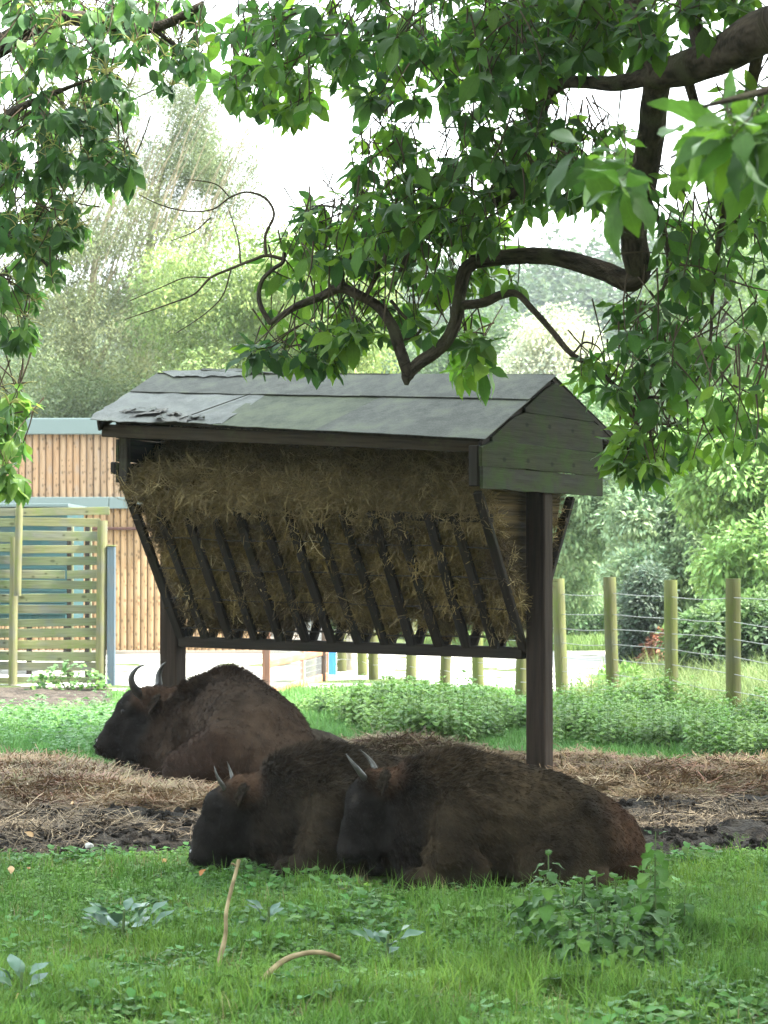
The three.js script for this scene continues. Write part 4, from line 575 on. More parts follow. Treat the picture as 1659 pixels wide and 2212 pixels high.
    const cf = HH(1.3, 0.55, 0).sub(HH(0.9, 0.7, 0)).normalize(); ear.scale(S * hk, S * hk, S * hk).applyMatrix4(leafMatrix(e0.clone().addScaledVector(ed, 0.075 * hk).multiplyScalar(S), ed, cf, 1));
    const ec = []; for (let i = 0; i < ear.attributes.position.count; i++) ec.push(0.03, 0.023, 0.018); ear.setAttribute('color', new THREE.Float32BufferAttribute(ec, 3)); const em = part(g, 'ear', ear, furMat);
    const el = [], ecs = []; for (let i = 0; i < 260; i++) { const p = e0.clone().addScaledVector(ed, rr(0.0, 0.165) * hk).add(randDir().multiplyScalar(0.035)); el.push(leafMatrix(p.multiplyScalar(S), ed.clone().add(randDir().multiplyScalar(0.8)), randDir(), rr(0.025, 0.045) * S)); ecs.push(tint([0.05, 0.038, 0.027], 0.6)); } inst('ear_fur', furTufts[0], furStrand, el, ecs, em);
    const eye = new THREE.SphereGeometry(0.024 * S * hk, 14, 10); const epz = HH(1.03, 0.605, 0.128 * s).multiplyScalar(S); eye.translate(epz.x, epz.y, epz.z); part(g, 'eye', eye, eyeMat);
  }
  const nm = new THREE.SphereGeometry(1, 18, 12), np = nm.attributes.position; for (let i = 0; i < np.count; i++) { const x = np.getX(i), y = np.getY(i), z = np.getZ(i); const p = HH(1.142 + x * 0.046, 0.27 + y * 0.05, z * 0.07); np.setXYZ(i, p.x * S, p.y * S, p.z * S); } nm.computeVertexNormals(); const nose = part(g, 'nose', nm, noseMat);
  for (const s of [-1, 1]) { const n = new THREE.SphereGeometry(0.02 * S, 10, 8), p = HH(1.172, 0.292, 0.04 * s).multiplyScalar(S); n.translate(p.x, p.y, p.z); part(nose, 'nostril_glint', n, nostrilGlintMat); }  // pale beads paint the wet glint at the nose tip
  // tail laid along the haunch
  const tl = limb([V(-1.06, 0.46, 0.02), V(-1.14, 0.3, 0.06), V(-1.12, 0.12, 0.12), V(-1.04, 0.05, 0.2)].map((p) => p.multiplyScalar(S)), [0.035 * S, 0.028 * S, 0.02 * S], 8, 4), tc = []; for (let i = 0; i < tl.attributes.position.count; i++) tc.push(0.045, 0.03, 0.02); tl.setAttribute('color', new THREE.Float32BufferAttribute(tc, 3)); const tm = part(g, 'tail', tl, furMat); if (o.tuft) { const l = [], c = []; for (let i = 0; i < 500; i++) { l.push(leafMatrix(V(-1.16, 0.52, -0.05).multiplyScalar(S).add(randDir().multiplyScalar(rr(0, 0.05))), randDir().add(V(-0.6, 0.5, 0)), randDir(), rr(0.03, 0.06))); c.push(tint([0.015, 0.011, 0.009], 0.5)); } inst('tail_tuft', furTufts[0], furStrand, l, c, tm); }
  return g;
}
const cowHorn = [[0.93, 0.77, 0.11], [0.955, 0.825, 0.185], [0.99, 0.885, 0.22], [1.035, 0.94, 0.22], [1.075, 0.985, 0.195]];
makeBison({ seed: 301, label: 'dark brown bison lying in profile in front at right, its body whole in view', group: null, pos: G(1075, 1918).setY(-0.01), turn: Math.PI + 0.12, scale: 0.81, headYaw: -0.36, headPitch: -0.02, headShift: [0.02, 0.05, 0], headSize: 1.05, hornR: 0.028, horn: cowHorn, body: [0.05, 0.036, 0.021], body2: [0.018, 0.013, 0.008], rump: [0.06, 0.03, 0.017], mane: [0.06, 0.039, 0.021], poll: [0.085, 0.046, 0.026], darkNeck: 0.95, fur: 34000, legs: [1, 0.95], beard: true });
makeBison({ seed: 302, label: 'dark bison in front half hidden behind another, its muzzle low to the grass', group: null, pos: P(790, HORIZON, 14.2).setY(-0.01), turn: Math.PI + 0.2, scale: 0.81, headYaw: -0.38, headPitch: 0.1, headShift: [0.16, -0.1, 0], headSize: 1.05, hornR: 0.021, horn: [[0.93, 0.77, 0.11], [0.955, 0.82, 0.16], [0.985, 0.87, 0.19], [1.01, 0.92, 0.2], [1.03, 0.965, 0.19]], body: [0.042, 0.031, 0.019], body2: [0.02, 0.0145, 0.0095], rump: [0.04, 0.024, 0.014], mane: [0.05, 0.035, 0.023], poll: [0.075, 0.042, 0.025], darkNeck: 0.6, fur: 30000, beard: true });
makeBison({ seed: 303, label: 'big long horned bison lying at left beside the hay with its head in profile', group: null, pos: P(515, HORIZON, 19.5).setY(-0.02), turn: Math.PI - 1.22, back: 1, scale: 1.02, hump: 0.0, headYaw: 0.88, headPitch: 0.42, headShift: [0.06, -0.05, -0.5], headSize: 1.2, hornR: 0.04, hornDark: true, horn: [[0.93, 0.76, 0.11], [0.985, 0.81, 0.2], [1.035, 0.88, 0.235], [1.03, 0.96, 0.22], [0.995, 1.01, 0.175]], body: [0.056, 0.037, 0.025], body2: [0.024, 0.016, 0.011], rump: [0.066, 0.042, 0.028], mane: [0.075, 0.046, 0.028], poll: [0.07, 0.038, 0.022], darkNeck: 0.8, fur: 34000, beard: true });
makeBison({ seed: 304, label: 'greyish calf lying behind the big horned bison with only its back showing', group: null, pos: P(668, HORIZON, 20.9).setY(0.02), turn: Math.PI + 0.25, scale: 0.42, tuft: true, headYaw: 0.2, headPitch: 0.1, headShift: [0, -0.12, 0], hornR: 0.02, horn: [[0.93, 0.77, 0.1], [0.95, 0.8, 0.13], [0.96, 0.82, 0.14], [0.97, 0.84, 0.145], [0.97, 0.86, 0.145]], body: [0.1, 0.08, 0.062], body2: [0.06, 0.048, 0.038], rump: [0.09, 0.07, 0.055], mane: [0.11, 0.088, 0.07], poll: [0.08, 0.06, 0.045], darkNeck: 0.5, fur: 6000 });

// ---------------------------------------------------------------- grass and ground plants
const veinMap = mkTex(128, 256, (u, v) => { const a = Math.abs(u - 0.5) * 2, m = smooth(0.07, 0.01, a), f = mod(v * 9 - a * 1.9, 1), s = smooth(0.16, 0.04, Math.min(f, 1 - f)) * smooth(1, 0.7, a), n = 0.06 * pnoise(u * 9, v * 18, 9, 18, 201); const k = 0.82 + n + 0.16 * Math.max(m, s * 0.6) - 0.1 * smooth(0.2, 0.5, Math.abs(f - 0.5)) * 0.4; return [k, k, k * 0.96]; });
const plantMat = (tr = 0.35, coat = 0.15, veins = false) => new THREE.MeshPhysicalMaterial({ color: rgb(1, 1, 1), map: veins ? veinMap : null, roughness: 0.9, transmission: tr, thickness: 0, specularIntensity: 0.35, clearcoat: coat, clearcoatRoughness: 0.35, side: THREE.DoubleSide });
const grassMat = plantMat(0.35, 0.1), leafWhite = plantMat(0.45, 0.18), farLeaf = plantMat(0.45, 0.08);
function grassTuft(seed, n, spread, h, w) {
  const q = RNG(seed), pos = [], nor = [];
  for (let i = 0; i < n; i++) { const a = q() * 6.283, r = Math.sqrt(q()) * spread, o = V(Math.cos(a) * r, 0, Math.sin(a) * r), b = q() * 6.283, L = h * (0.45 + q() * 0.75), ben = L * (0.15 + q() * 0.75), d = V(Math.cos(b), 0, Math.sin(b)), sd = V(-d.z, 0, d.x).multiplyScalar(w * (0.6 + q() * 0.7)); let pl = o.clone().sub(sd), pr = o.clone().add(sd);
    for (let k = 1; k <= 3; k++) { const t = k / 3, c = o.clone().addScaledVector(d, ben * t * t).add(V(0, L * (t - 0.25 * t * t * (ben / L)), 0)), f = 1 - t * t; const nl = c.clone().addScaledVector(sd, -f), nr = c.clone().addScaledVector(sd, f); for (const v of k < 3 ? [pl, pr, nl, nl, pr, nr] : [pl, pr, c]) pos.push(v.x, v.y, v.z); pl = nl; pr = nr; } }
  const g = new THREE.BufferGeometry(); g.setAttribute('position', new THREE.Float32BufferAttribute(pos, 3)); g.computeVertexNormals(); return g;
}
function leafyTuft(seed, n, spread, h, size, width) { // small round leaved weeds
  const q = RNG(seed), list = [], base = leafGeo(width, 4, 0.15, 0.15, 0, 0.5);
  for (let i = 0; i < n; i++) { const a = q() * 6.283, r = Math.sqrt(q()) * spread, o = V(Math.cos(a) * r, h * q(), Math.sin(a) * r), b = q() * 6.283; list.push(base.clone().applyMatrix4(leafMatrix(o, V(Math.cos(b), 0.1 + q() * 0.5, Math.sin(b)), V(q() - 0.5, 1.2, q() - 0.5), size * (0.6 + q() * 0.8)))); }
  return deindexMerge(list);
}
function scatter(name, label, category, geos, mat, count, bounds, prob, height, scale, col, sf) {
  const lists = geos.map(() => []), cols = geos.map(() => []), [x0, x1, z0, z1] = bounds; let tries = 0;
  for (let i = 0; i < count && tries < count * 40;) { tries++; const x = rr(x0, x1), z = rr(z0, z1), p = prob(x, z); if (rnd() > p) continue; i++; const k = Math.floor(rr(0, geos.length)), s = rr(...scale) * (0.75 + 0.5 * clamp(0.5 + fbm(x * 0.9, 3, z * 0.9, 2))) * (sf ? sf(x, z) : 1); lists[k].push(new THREE.Matrix4().compose(V(x, height(x, z) - 0.005, z), new THREE.Quaternion().setFromEuler(new THREE.Euler(rr(-0.12, 0.12), rr(0, 6.28), rr(-0.12, 0.12))), V(s, s * rr(0.8, 1.2), s))); cols[k].push(col(x, z)); }
  if (geos.length === 1) { const m = inst(name, geos[0], mat, lists[0], cols[0]); tag(m, label, category, null, 'stuff'); return m; }
  const g = thing(name, label, category); g.userData.kind = 'stuff'; lists.forEach((l, k) => l.length && inst('leaves', geos[k], mat, l, cols[k], g)); return g;
}
const bison0 = [[G(1085, 1918), 0.95, 0.5], [P(810, HORIZON, 14.25), 0.9, 0.5]];
const underBison = (x, z) => bison0.some(([p, a, b]) => ((x - p.x) / a) ** 2 + ((z - p.z) / b) ** 2 < 1);
{
  rnd = RNG(401);
  const inView = (x, z, m) => Math.abs(x) < -z * 0.1735 + m;
  const g1 = [1, 2, 3].map((s) => grassTuft(410 + s, 15, 0.06, [0.085, 0.12, 0.16][s - 1], 0.0034));
  const lawn = (x, z) => (inView(x, z, 1.2) && mudIn(x, z) < 0.05 + 0.25 * fbm(x * 3, 1, z * 3, 2) && !underBison(x, z) ? 1 : 0);
  const gcol = (x, z) => { const n = fbm(x * 0.8, 5, z * 0.8, 3), t = clamp(0.5 + n); return tint([lerp(0.075, 0.15, t), lerp(0.175, 0.265, t), lerp(0.022, 0.034, t)], 0.3, 0.12); };
  scatter('grass', 'long fresh green grass in the foreground', 'grass', g1, grassMat, 15000, [-4, 4, -14.6, -8.6], (x, z) => lawn(x, z) * (0.1 + smooth(-13.4, -10.2, z + 1.2 * fbm(x, 2, z, 2)) * clamp(0.4 + 2.2 * fbm(x * 1.8, 6, z * 1.8, 3))), gh, [0.4, 1.2], gcol);
  const g2 = [1, 2, 3].map((s) => leafyTuft(420 + s, 16, 0.07, 0.05, 0.026, 0.75));
  const g2b = [1, 2].map((s) => leafyTuft(425 + s, 9, 0.08, 0.07, 0.055, 0.55));
  scatter('broad_weeds', 'scattered broad leaved weeds in the foreground grass', 'weeds', g2b, plantMat(0.4, 0.12), 3800, [-4, 4, -15, -8.8], (x, z) => lawn(x, z) * clamp(0.3 + 1.8 * fbm(x * 1.5, 12, z * 1.5, 3)), gh, [0.6, 1.3], (x, z) => tint([0.085, 0.2, 0.035], 0.4, 0.2));
  const g2c = [1, 2].map((s) => grassTuft(428 + s, 9, 0.09, 0.12, 0.0026));
  scatter('dead_grass', 'dry straw coloured grass stems scattered through the foreground turf', 'grass', g2c, grassMat, 900, [-4, 4, -15, -8.8], (x, z) => lawn(x, z) * clamp(0.1 + 1.6 * fbm(x * 1.2, 22, z * 1.2, 3)), gh, [0.5, 1.1], (x, z) => tint([0.3, 0.25, 0.12], 0.4, 0.1));
  scatter('ground_cover', 'low round leaved weeds carpeting the turf before the front animals', 'weeds', g2, plantMat(0.4, 0.1), 20000, [-4.5, 4.5, -15.8, -8.8], (x, z) => lawn(x, z) * (0.45 + 0.55 * smooth(-11.2, -12.6, z + 0.6 * fbm(x, 7, z, 2))), gh, [0.6, 1.2], (x, z) => { const t = clamp(0.5 + fbm(x * 1.1, 9, z * 1.1, 3)); return tint([lerp(0.065, 0.135, t), lerp(0.17, 0.265, t), lerp(0.022, 0.034, t)], 0.3, 0.1); });
  // sparse tufts in the mud, thin turf further back
  scatter('grass_tuft', 'thin grass tufts growing back in the trodden mud', 'grass', [g1[0]], grassMat, 500, [0.5, 5.5, -17, -13.4], (x, z) => (inView(x, z, 1) ? clamp(0.1 + fbm(x * 1.5, 2, z * 1.5, 3) * 1.6) : 0), (x, z) => gh(x, z) + 0.04, [0.4, 0.8], gcol);
  const g3 = [1, 2].map((s) => grassTuft(430 + s, 18, 0.16, 0.13, 0.005));
  scatter('grass', 'bright turf between the bedding and the nettles', 'grass', g3, grassMat, 9000, [-8, 8, -34.5, -21], (x, z) => (inView(x, z, 1.5) && mudIn(x, z) < 0.1 && edgeDist(YARD, x, z) < 0 && edgeDist(SOIL, x, z) < 0 && edgeDist(HAYL, x, z) < 0 ? 1 : 0), gh, [0.6, 1.2], (x, z) => tint([0.11, 0.24, 0.055], 0.3, 0.1));
  const g4 = [1, 2].map((s) => grassTuft(440 + s, 20, 0.22, 0.5, 0.006));
  scatter('tall_grass', 'tall sunlit grass beyond the wire fence at right', 'grass', g4, grassMat, 1700, [2.5, 10, -37, -26], (x, z) => { const fx = z > -26.2 ? 3.9 : lerp(4.1, 2.4, clamp((-z - 26.2) / 5)); return x > fx + 0.3 && edgeDist(YARD, x, z) < -0.2 && inView(x, z, 1.5) ? 1 : 0; }, gh, [0.5, 1.1], (x, z) => tint([0.15, 0.2, 0.06], 0.3, 0.1));
  const g5 = [1, 2].map((s) => grassTuft(450 + s, 18, 0.3, 0.22, 0.01));
  scatter('verge_grass', 'sunny grass verge along the far side of the yard', 'grass', g5, grassMat, 5000, [1, 14, -62, -38], (x, z) => (edgeDist(YARD, x, z) < 0 && inView(x, z, 2) ? 1 : 0), gh, [0.6, 1.2], (x, z) => tint([0.12, 0.19, 0.045], 0.3, 0.1));
  const g6 = [1, 2].map((s) => leafyTuft(460 + s, 18, 0.16, 0.28, 0.07, 0.6));
  scatter('weeds', 'bright weeds at the left edge between the hay and the board fence', 'weeds', g6, leafWhite, 380, [-5.6, -2.6, -28.5, -22.5], (x, z) => clamp(0.4 + fbm(x, 4, z, 3) * 1.3) * (edgeDist(HAYL, x, z) < 0.1 ? 1 : 0), gh, [0.5, 1.1], (x, z) => tint([0.09, 0.2, 0.05], 0.3, 0.1));
}
// nettles
const nettleLeaf = leafGeo(0.6, 10, 0.3, 0.18, 0.22, 0.34);
function nettleSprig(seed, h, pairs, size) { const q = RNG(seed), list = []; for (let i = 0; i < pairs; i++) { const t = (i + 0.6) / pairs, y = h * (0.18 + 0.82 * t), s = size * (t > 0.85 ? 0.55 : 1 - 0.25 * Math.abs(t - 0.45)), a0 = (i % 2) * 1.57 + q() * 0.5; for (const k of [0, 1]) { const a = a0 + k * Math.PI, d = V(Math.cos(a), t > 0.9 ? 0.7 : -0.15 + q() * 0.4, Math.sin(a)); list.push(nettleLeaf.clone().applyMatrix4(leafMatrix(V(Math.cos(a) * size * 0.2, y, Math.sin(a) * size * 0.2), d, V(0, 1, 0), s * (0.8 + q() * 0.4)))); } } list.push(limb([V(0, 0, 0), V(0.01, h * 0.5, 0.005), V(0, h, 0)], [0.005, 0.003], 4, 2)); return deindexMerge(list); }
{
  rnd = RNG(501);
  const sp = [1, 2, 3].map((s) => nettleSprig(510 + s, 0.6, 7, 0.15));
  const BED = poly([[605, 1548], [650, 1535], [720, 1522], [900, 1524], [1010, 1542], [1120, 1570], [1130, 1600], [960, 1608], [850, 1590], [700, 1560]]);
  scatter('nettle_bed', 'bright green nettle bed under the feeder before the yard', 'nettles', sp, leafWhite, 1900, [-1.9, 2.2, -33, -23.5], (x, z) => clamp(edgeDist(BED, x, z) * 2.2 + 0.35 + fbm(x * 1.3, 1, z * 1.3, 3) * 2.4), gh, [0.3, 0.82], (x, z) => { const t = clamp(0.5 + fbm(x * 1.6, 5, z * 1.6, 3)); return tint([lerp(0.085, 0.17, t), lerp(0.185, 0.28, t), lerp(0.032, 0.05, t)], 0.3, 0.1); }, (x, z) => lerp(1.05, 0.5, smooth(-26.5, -30, z)) * lerp(0.8, 1, smooth(-1.5, 0, x)));
  const BED2 = poly([[1200, 1600], [1195, 1545], [1330, 1545], [1480, 1560], [1600, 1590], [1900, 1600], [1950, 1665], [1500, 1645], [1320, 1625]]);
  scatter('nettle_bed', 'green nettle bed running along the foot of the wire fence at right', 'nettles', sp, leafWhite, 1700, [1.6, 6.5, -31, -21], (x, z) => clamp(edgeDist(BED2, x, z) * 2.2 + 0.4 + fbm(x * 1.3, 3, z * 1.3, 3) * 2.4), gh, [0.28, 0.78], (x, z) => { const t = clamp(0.5 + fbm(x * 1.6, 8, z * 1.6, 3)); return tint([lerp(0.07, 0.15, t), lerp(0.165, 0.26, t), lerp(0.024, 0.042, t)], 0.3, 0.1); });
  // single plants: stem and leaves each their own piece
  const tones = [[0.075, 0.18, 0.035], [0.1, 0.23, 0.04], [0.085, 0.18, 0.055], [0.14, 0.28, 0.045]].map((c) => { const m = plantMat(0.45, 0.12, true); m.color.setRGB(...c); return m; });
  const stemMat = std({ color: rgb(0.09, 0.13, 0.05) });
  function nettle(name, label, category, pos, h, pairs, size, group, turn = 0, lean = 0) {
    const t = thing(name, label, category, pos, group, turn); part(t, 'stem', limb([V(0, -0.02, 0), V(lean * 0.4, h * 0.5, 0.01), V(lean, h, 0)], [0.006, 0.005, 0.003], 6, 3), stemMat);
    for (let i = 0; i < pairs; i++) { const f = (i + 0.5) / pairs, y = h * (0.15 + 0.86 * f), s = size * (f > 0.88 ? 0.5 : 1 - 0.35 * Math.abs(f - 0.4)), a0 = (i % 2) * 1.57 + rr(-0.3, 0.3), m = tones[Math.floor(rr(0, 4))]; for (const k of [0, 1]) { const a = a0 + k * Math.PI, d = V(Math.cos(a), f > 0.9 ? 0.8 : rr(-1.1, 0.05), Math.sin(a)), e = part(t, 'leaf', nettleLeaf, m); e.applyMatrix4(leafMatrix(V(Math.cos(a) * size * 0.18 + lean * f * f, y, Math.sin(a) * size * 0.18), d, V(0, 1, 0), s * rr(0.8, 1.2))); } }
    return t;
  }
  const at = (px, py) => { const p = G(px, py); return p.setY(gh(p.x, p.z)); };
  nettle('nettle', 'tall upright nettle before the belly of the front bison', 'nettle', at(1185, 2100), 0.56, 12, 0.1);
  nettle('nettle', 'tallest nettle, standing before the rump of the front bison', 'nettle', at(1408, 2075), 0.62, 14, 0.12, null, 0.7, 0.03);
  nettle('nettle', 'thin nettle leaning beside the tallest one at right', 'nettle', at(1425, 2050), 0.4, 10, 0.08, null, 1.7, 0.08);
  const G0 = 'short nettles in the clump at right', L0 = 'short leafy nettle in the dense clump at right foreground', protos = [0, 1, 2].map((i) => nettle('nettle', L0, 'nettle', at(1230 + i * 70, 2110 - i * 15), [0.28, 0.24, 0.32][i], [8, 7, 8][i], [0.12, 0.11, 0.115][i], G0, i));
  for (let i = 0; i < 105; i++) { const c = protos[i % 3].clone(); c.name = numbered('nettle'); const px = 1310 + (rr(-1, 1) + rr(-1, 1)) * 100, py = 2095 + rr(-60, 45) - Math.abs(px - 1310) * 0.1; c.position.copy(at(px, py)); c.rotation.y = rr(0, 6.28); const s = rr(0.65, 1.15) * (py > 2100 ? 0.85 : 1); c.scale.set(s, s, s); scene.add(c); }
  // weeds at the foot of the board fence
  const w = thing('bramble', 'leafy bramble growing at the foot of the board fence', 'bramble', at(150, 1492));
  for (let i = 0; i < 9; i++) part(w, 'stem', limb([V(rr(-0.1, 0.1), 0, rr(-0.1, 0.1)), V(rr(-0.35, 0.35), rr(0.15, 0.3), 0.1), V(rr(-0.6, 0.6), rr(0.1, 0.42), rr(0, 0.3))], [0.008, 0.004], 5, 4), stemMat);
  for (let i = 0; i < 170; i++) { const e = part(w, 'leaf', nettleLeaf, tones[Math.floor(rr(0, 4))]), x = rr(-1, 1) * 0.6, h = 0.5 * (1 - Math.abs(x) * 0.9); e.applyMatrix4(leafMatrix(V(x, rr(0.02, 1) * h, rr(-0.15, 0.3)), V(rr(-1, 1), rr(-0.5, 0.2), rr(-1, 1)), V(0, 1, 0.3), rr(0.09, 0.15))); }
  // docks: broad bluish leaves
  const dockLeaf = [leafGeo(0.42, 10, 0.35, 0.22, 0.05, 0.45), leafGeo(0.36, 10, 0.2, 0.3, 0.06, 0.4)], dockTone = [[0.07, 0.14, 0.08], [0.055, 0.13, 0.045], [0.1, 0.17, 0.12]].map((c) => { const m = new THREE.MeshPhysicalMaterial({ color: rgb(...c), roughness: 0.6, specularIntensity: 0.6, clearcoat: 0.5, clearcoatRoughness: 0.35, transmission: 0.2, thickness: 0, side: THREE.DoubleSide }); return m; });
  function dock(label, px, py, n, size, spread) { const t = thing('dock_plant', label, 'dock', at(px, py)); part(t, 'stem', limb([V(0, -0.02, 0), V(0.01, 0.08, 0), V(0.015, 0.17, 0.01)], [0.012, 0.006], 6, 2), stemMat); for (let i = 0; i < n; i++) { const a = (i / n) * 6.283 + rr(-0.3, 0.3), up = rr(0.3, 1.5), e = part(t, 'leaf', dockLeaf[i % 2], dockTone[i % 3]); e.applyMatrix4(leafMatrix(V(Math.cos(a) * spread * rr(0.1, 1), rr(0.05, 0.17), Math.sin(a) * spread * rr(0.1, 0.7)), V(Math.cos(a), up, Math.sin(a)), V(-Math.cos(a) * 0.5, 1, 0.55 - Math.sin(a) * 0.5), size * rr(0.65, 1.15), rr(0.9, 1.2))); } }
  dock('large dock with broad blue green leaves in the grass at left', 262, 2035, 22, 0.15, 0.2);
  dock('small dock with pale shining leaves right of the curved stick', 832, 2105, 9, 0.13, 0.08);
  dock('single small dock between the pale stick and the front bison', 575, 2035, 6, 0.12, 0.04);
  dock('low dock at the bottom left edge of the grass', 40, 2185, 9, 0.13, 0.08);
  // sticks, stone, fallen leaves
  const dead = std({ map: mkTex(128, 256, (u, v) => { const t = clamp(0.5 + 0.5 * pnoise(u * 8, v * 30, 8, 30, 191) + 0.3 * pnoise(u * 20, v * 6, 20, 6, 192)); return [lerp(0.13, 0.4, t), lerp(0.095, 0.31, t), lerp(0.05, 0.18, t)]; }), bumpMap: grainBump, bumpScale: 0.002 });
  const s1 = thing('dead_stalk', 'pale dead stalk standing upright before the middle bison', 'stalk', at(466, 2118)), D1 = -s1.position.z, q = (px, py, d = 0) => P(px, py, D1 + d);
  partW(s1, 'stem', limb([q(464, 2130), q(474, 2075, 0.05), q(487, 2020, 0.1), q(489, 1970, 0.14), q(501, 1915, 0.18), q(509, 1885, 0.2), q(516, 1857, 0.22)], [0.013, 0.0125, 0.0105, 0.0095, 0.009, 0.01], 9, 5, 0.15), dead);
  partW(s1, 'side_stub', limb([q(511, 1872, 0.21), q(504, 1866, 0.2), q(499, 1866, 0.2)], [0.006, 0.004], 6, 2), dead);
  const s2 = thing('bent_stick', 'bent pale stick arching out of the grass in the foreground', 'stick', at(640, 2105)), D2 = -s2.position.z - 0.55; const q2 = (px, py, d = 0) => P(px, py, D2 + d);
  partW(s2, 'stick', limb([q2(553, 2135, -0.1), q2(580, 2102, -0.05), q2(612, 2076), q2(650, 2061), q2(695, 2058, 0.05), q2(733, 2071, 0.1)], [0.012, 0.014, 0.013, 0.011, 0.012], 9, 5, 0.15), dead);
  const s3 = thing('dark_stick', 'short dark stick on the grass at the left edge', 'stick', at(50, 1965)); partW(s3, 'stick', limb([P(28, 1978, 12.6), P(48, 1962, 12.65), P(72, 1950, 12.7)], [0.008, 0.006], 6, 3), M.twig);
  const s4 = thing('dead_stalk', 'short straw coloured stem in the grass below the front bison', 'stem', at(808, 1985)); partW(s4, 'stem', limb([P(806, 1990, 12.4), P(808, 1968, 12.42), P(810, 1952, 12.42)], [0.008, 0.006], 6, 3), dead);
  const st = new THREE.IcosahedronGeometry(0.028, 3), spn = st.attributes.position; for (let i = 0; i < spn.count; i++) { const v = V(0, 0, 0).fromBufferAttribute(spn, i), k = 1 + 0.25 * noise3(v.x * 50, v.y * 50, v.z * 50); spn.setXYZ(i, v.x * k * 1.1, v.y * k * 0.8, v.z * k); } st.computeVertexNormals(); const pS = G(193, 1844); solo('stone', st.translate(pS.x, gh(pS.x, pS.z) + 0.06, pS.z), std({ color: rgb(0.55, 0.53, 0.48), bumpMap: roughBump, bumpScale: 0.003 }), 'small white stone on the mud edge at left', 'stone');
  const dry = [[0.42, 0.17, 0.06], [0.5, 0.3, 0.12], [0.6, 0.38, 0.2]].map((c) => { const m = plantMat(0.3, 0.1); m.color.setRGB(...c); return m; }), dl = leafGeo(0.5, 6, 0.5, 0.35, 0.05);
  [[431, 1897, 0, 0.1, 'curled orange brown leaf below the muzzle of the middle bison'], [72, 1822, 2, 0.11, 'pale fallen leaf on the mud at the left'], [350, 1868, 1, 0.08, 'yellowish leaf on the grass under the mud edge, left of the middle bison'], [24, 1888, 2, 0.12, 'pale folded leaf on the grass at the left edge'], [735, 1925, 1, 0.07, 'yellow leaf in the grass between the two front bison'], [30, 2165, 2, 0.09, 'pale fallen leaf in the grass at the bottom left'], [62, 1878, 0, 0.07, 'small brown leaf next to the folded one at the left edge'], [160, 1750, 2, 0.09, 'pale leaf lying on the hay at left']].forEach(([px, py, m, s, label]) => { const p = G(px, py, 0.06), g = dl.clone().applyMatrix4(leafMatrix(V(0, 0, 0), V(rr(-1, 1), 0.25, rr(-0.4, 0.4)), V(rr(-0.3, 0.3), 0.6, 0.8), s * 0.7)); const o = solo('fallen_leaf', g, dry[m], label, 'leaf'); o.position.copy(p).setY(gh(p.x, p.z) + (py < 1850 ? 0.12 : 0.07)); });
}

// ---------------------------------------------------------------- background trees, hedge and shrubs
function leafClump(seed, n, radius, size, width, droop) {
  const q = RNG(seed), list = [], base = leafGeo(width, 2, 0.15, 0.15, 0, 0.45);
  for (let i = 0; i < n; i++) { const z = q() * 2 - 1, a = q() * 6.283, s = Math.sqrt(1 - z * z), d = V(s * Math.cos(a), z, s * Math.sin(a)), o = d.clone().multiplyScalar(radius * Math.cbrt(q())); list.push(base.clone().applyMatrix4(leafMatrix(o, d.clone().add(V(q() - 0.5, -droop, q() - 0.5)), V(q() - 0.5, 0.9, q() - 0.5).addScaledVector(d, 0.5), size * (0.6 + q() * 0.8)))); }
  return deindexMerge(list);
}
function bush(o) { // blobs: [px, py, rx, ry, depth, rz metres]
  rnd = RNG(o.seed);
  const t = thing(o.name, o.label, o.category, o.base ? o.base.clone() : P(o.blobs[0][0], HORIZON, o.blobs[0][4]).setY(0), o.group);
  if (o.trunk) o.trunk.forEach(([pts, r]) => partW(t, 'trunk', limb(pts, r, 8, 5, 0.08), o.bark || M.bark));
  const geos = [1, 2, 3].map((s) => leafClump(o.seed * 10 + s, o.leaves || 16, o.clump, o.leaf, o.width || 0.45, o.droop ?? 0.3)), lists = [[], [], []], cols = [[], [], []], weights = o.blobs.map((b) => b[2] * b[3]), tot = weights.reduce((a, b) => a + b, 0);
  o.blobs.forEach((b, bi) => {
    const [px, py, rx, ry, D, rz] = b, c = P(px, py, D), k = 1 / pxm(D), n = Math.round((o.n * weights[bi]) / tot);
    for (let i = 0; i < n; i++) {
      const d = randDir(), r = Math.pow(rnd(), 0.28) * (1 + 0.28 * fbm(d.x * 2.4 + bi * 9, d.y * 2.4, d.z * 2.4, 3)), p = c.clone().add(V(d.x * rx * k * r, d.y * ry * k * r, d.z * rz * r)); if (p.y < 0.1) continue;
      const f = o.freq || 0.9; if (fbm(p.x * f, p.y * f, p.z * f + o.seed, 3) < (o.gap ?? -0.12)) continue;
      const j = Math.floor(rr(0, 3)), s = rr(0.65, 1.25); lists[j].push(new THREE.Matrix4().compose(p.sub(t.position), new THREE.Quaternion().setFromEuler(new THREE.Euler(rr(-0.4, 0.4), rr(0, 6.28), rr(-0.4, 0.4))), V(s, s, s)));
      const m = clamp(0.5 + fbm(p.x * 0.6 + 20, p.y * 0.6, p.z * 0.6, 3) * 1.2); cols[j].push(tint([0, 1, 2].map((q) => lerp(o.col[q], o.col2[q], m)), 0.25, 0.1));
    }
  });
  lists.forEach((l, j) => l.length && inst('crown', geos[j], o.mat || farLeaf, l, cols[j], t));
  return t;
}
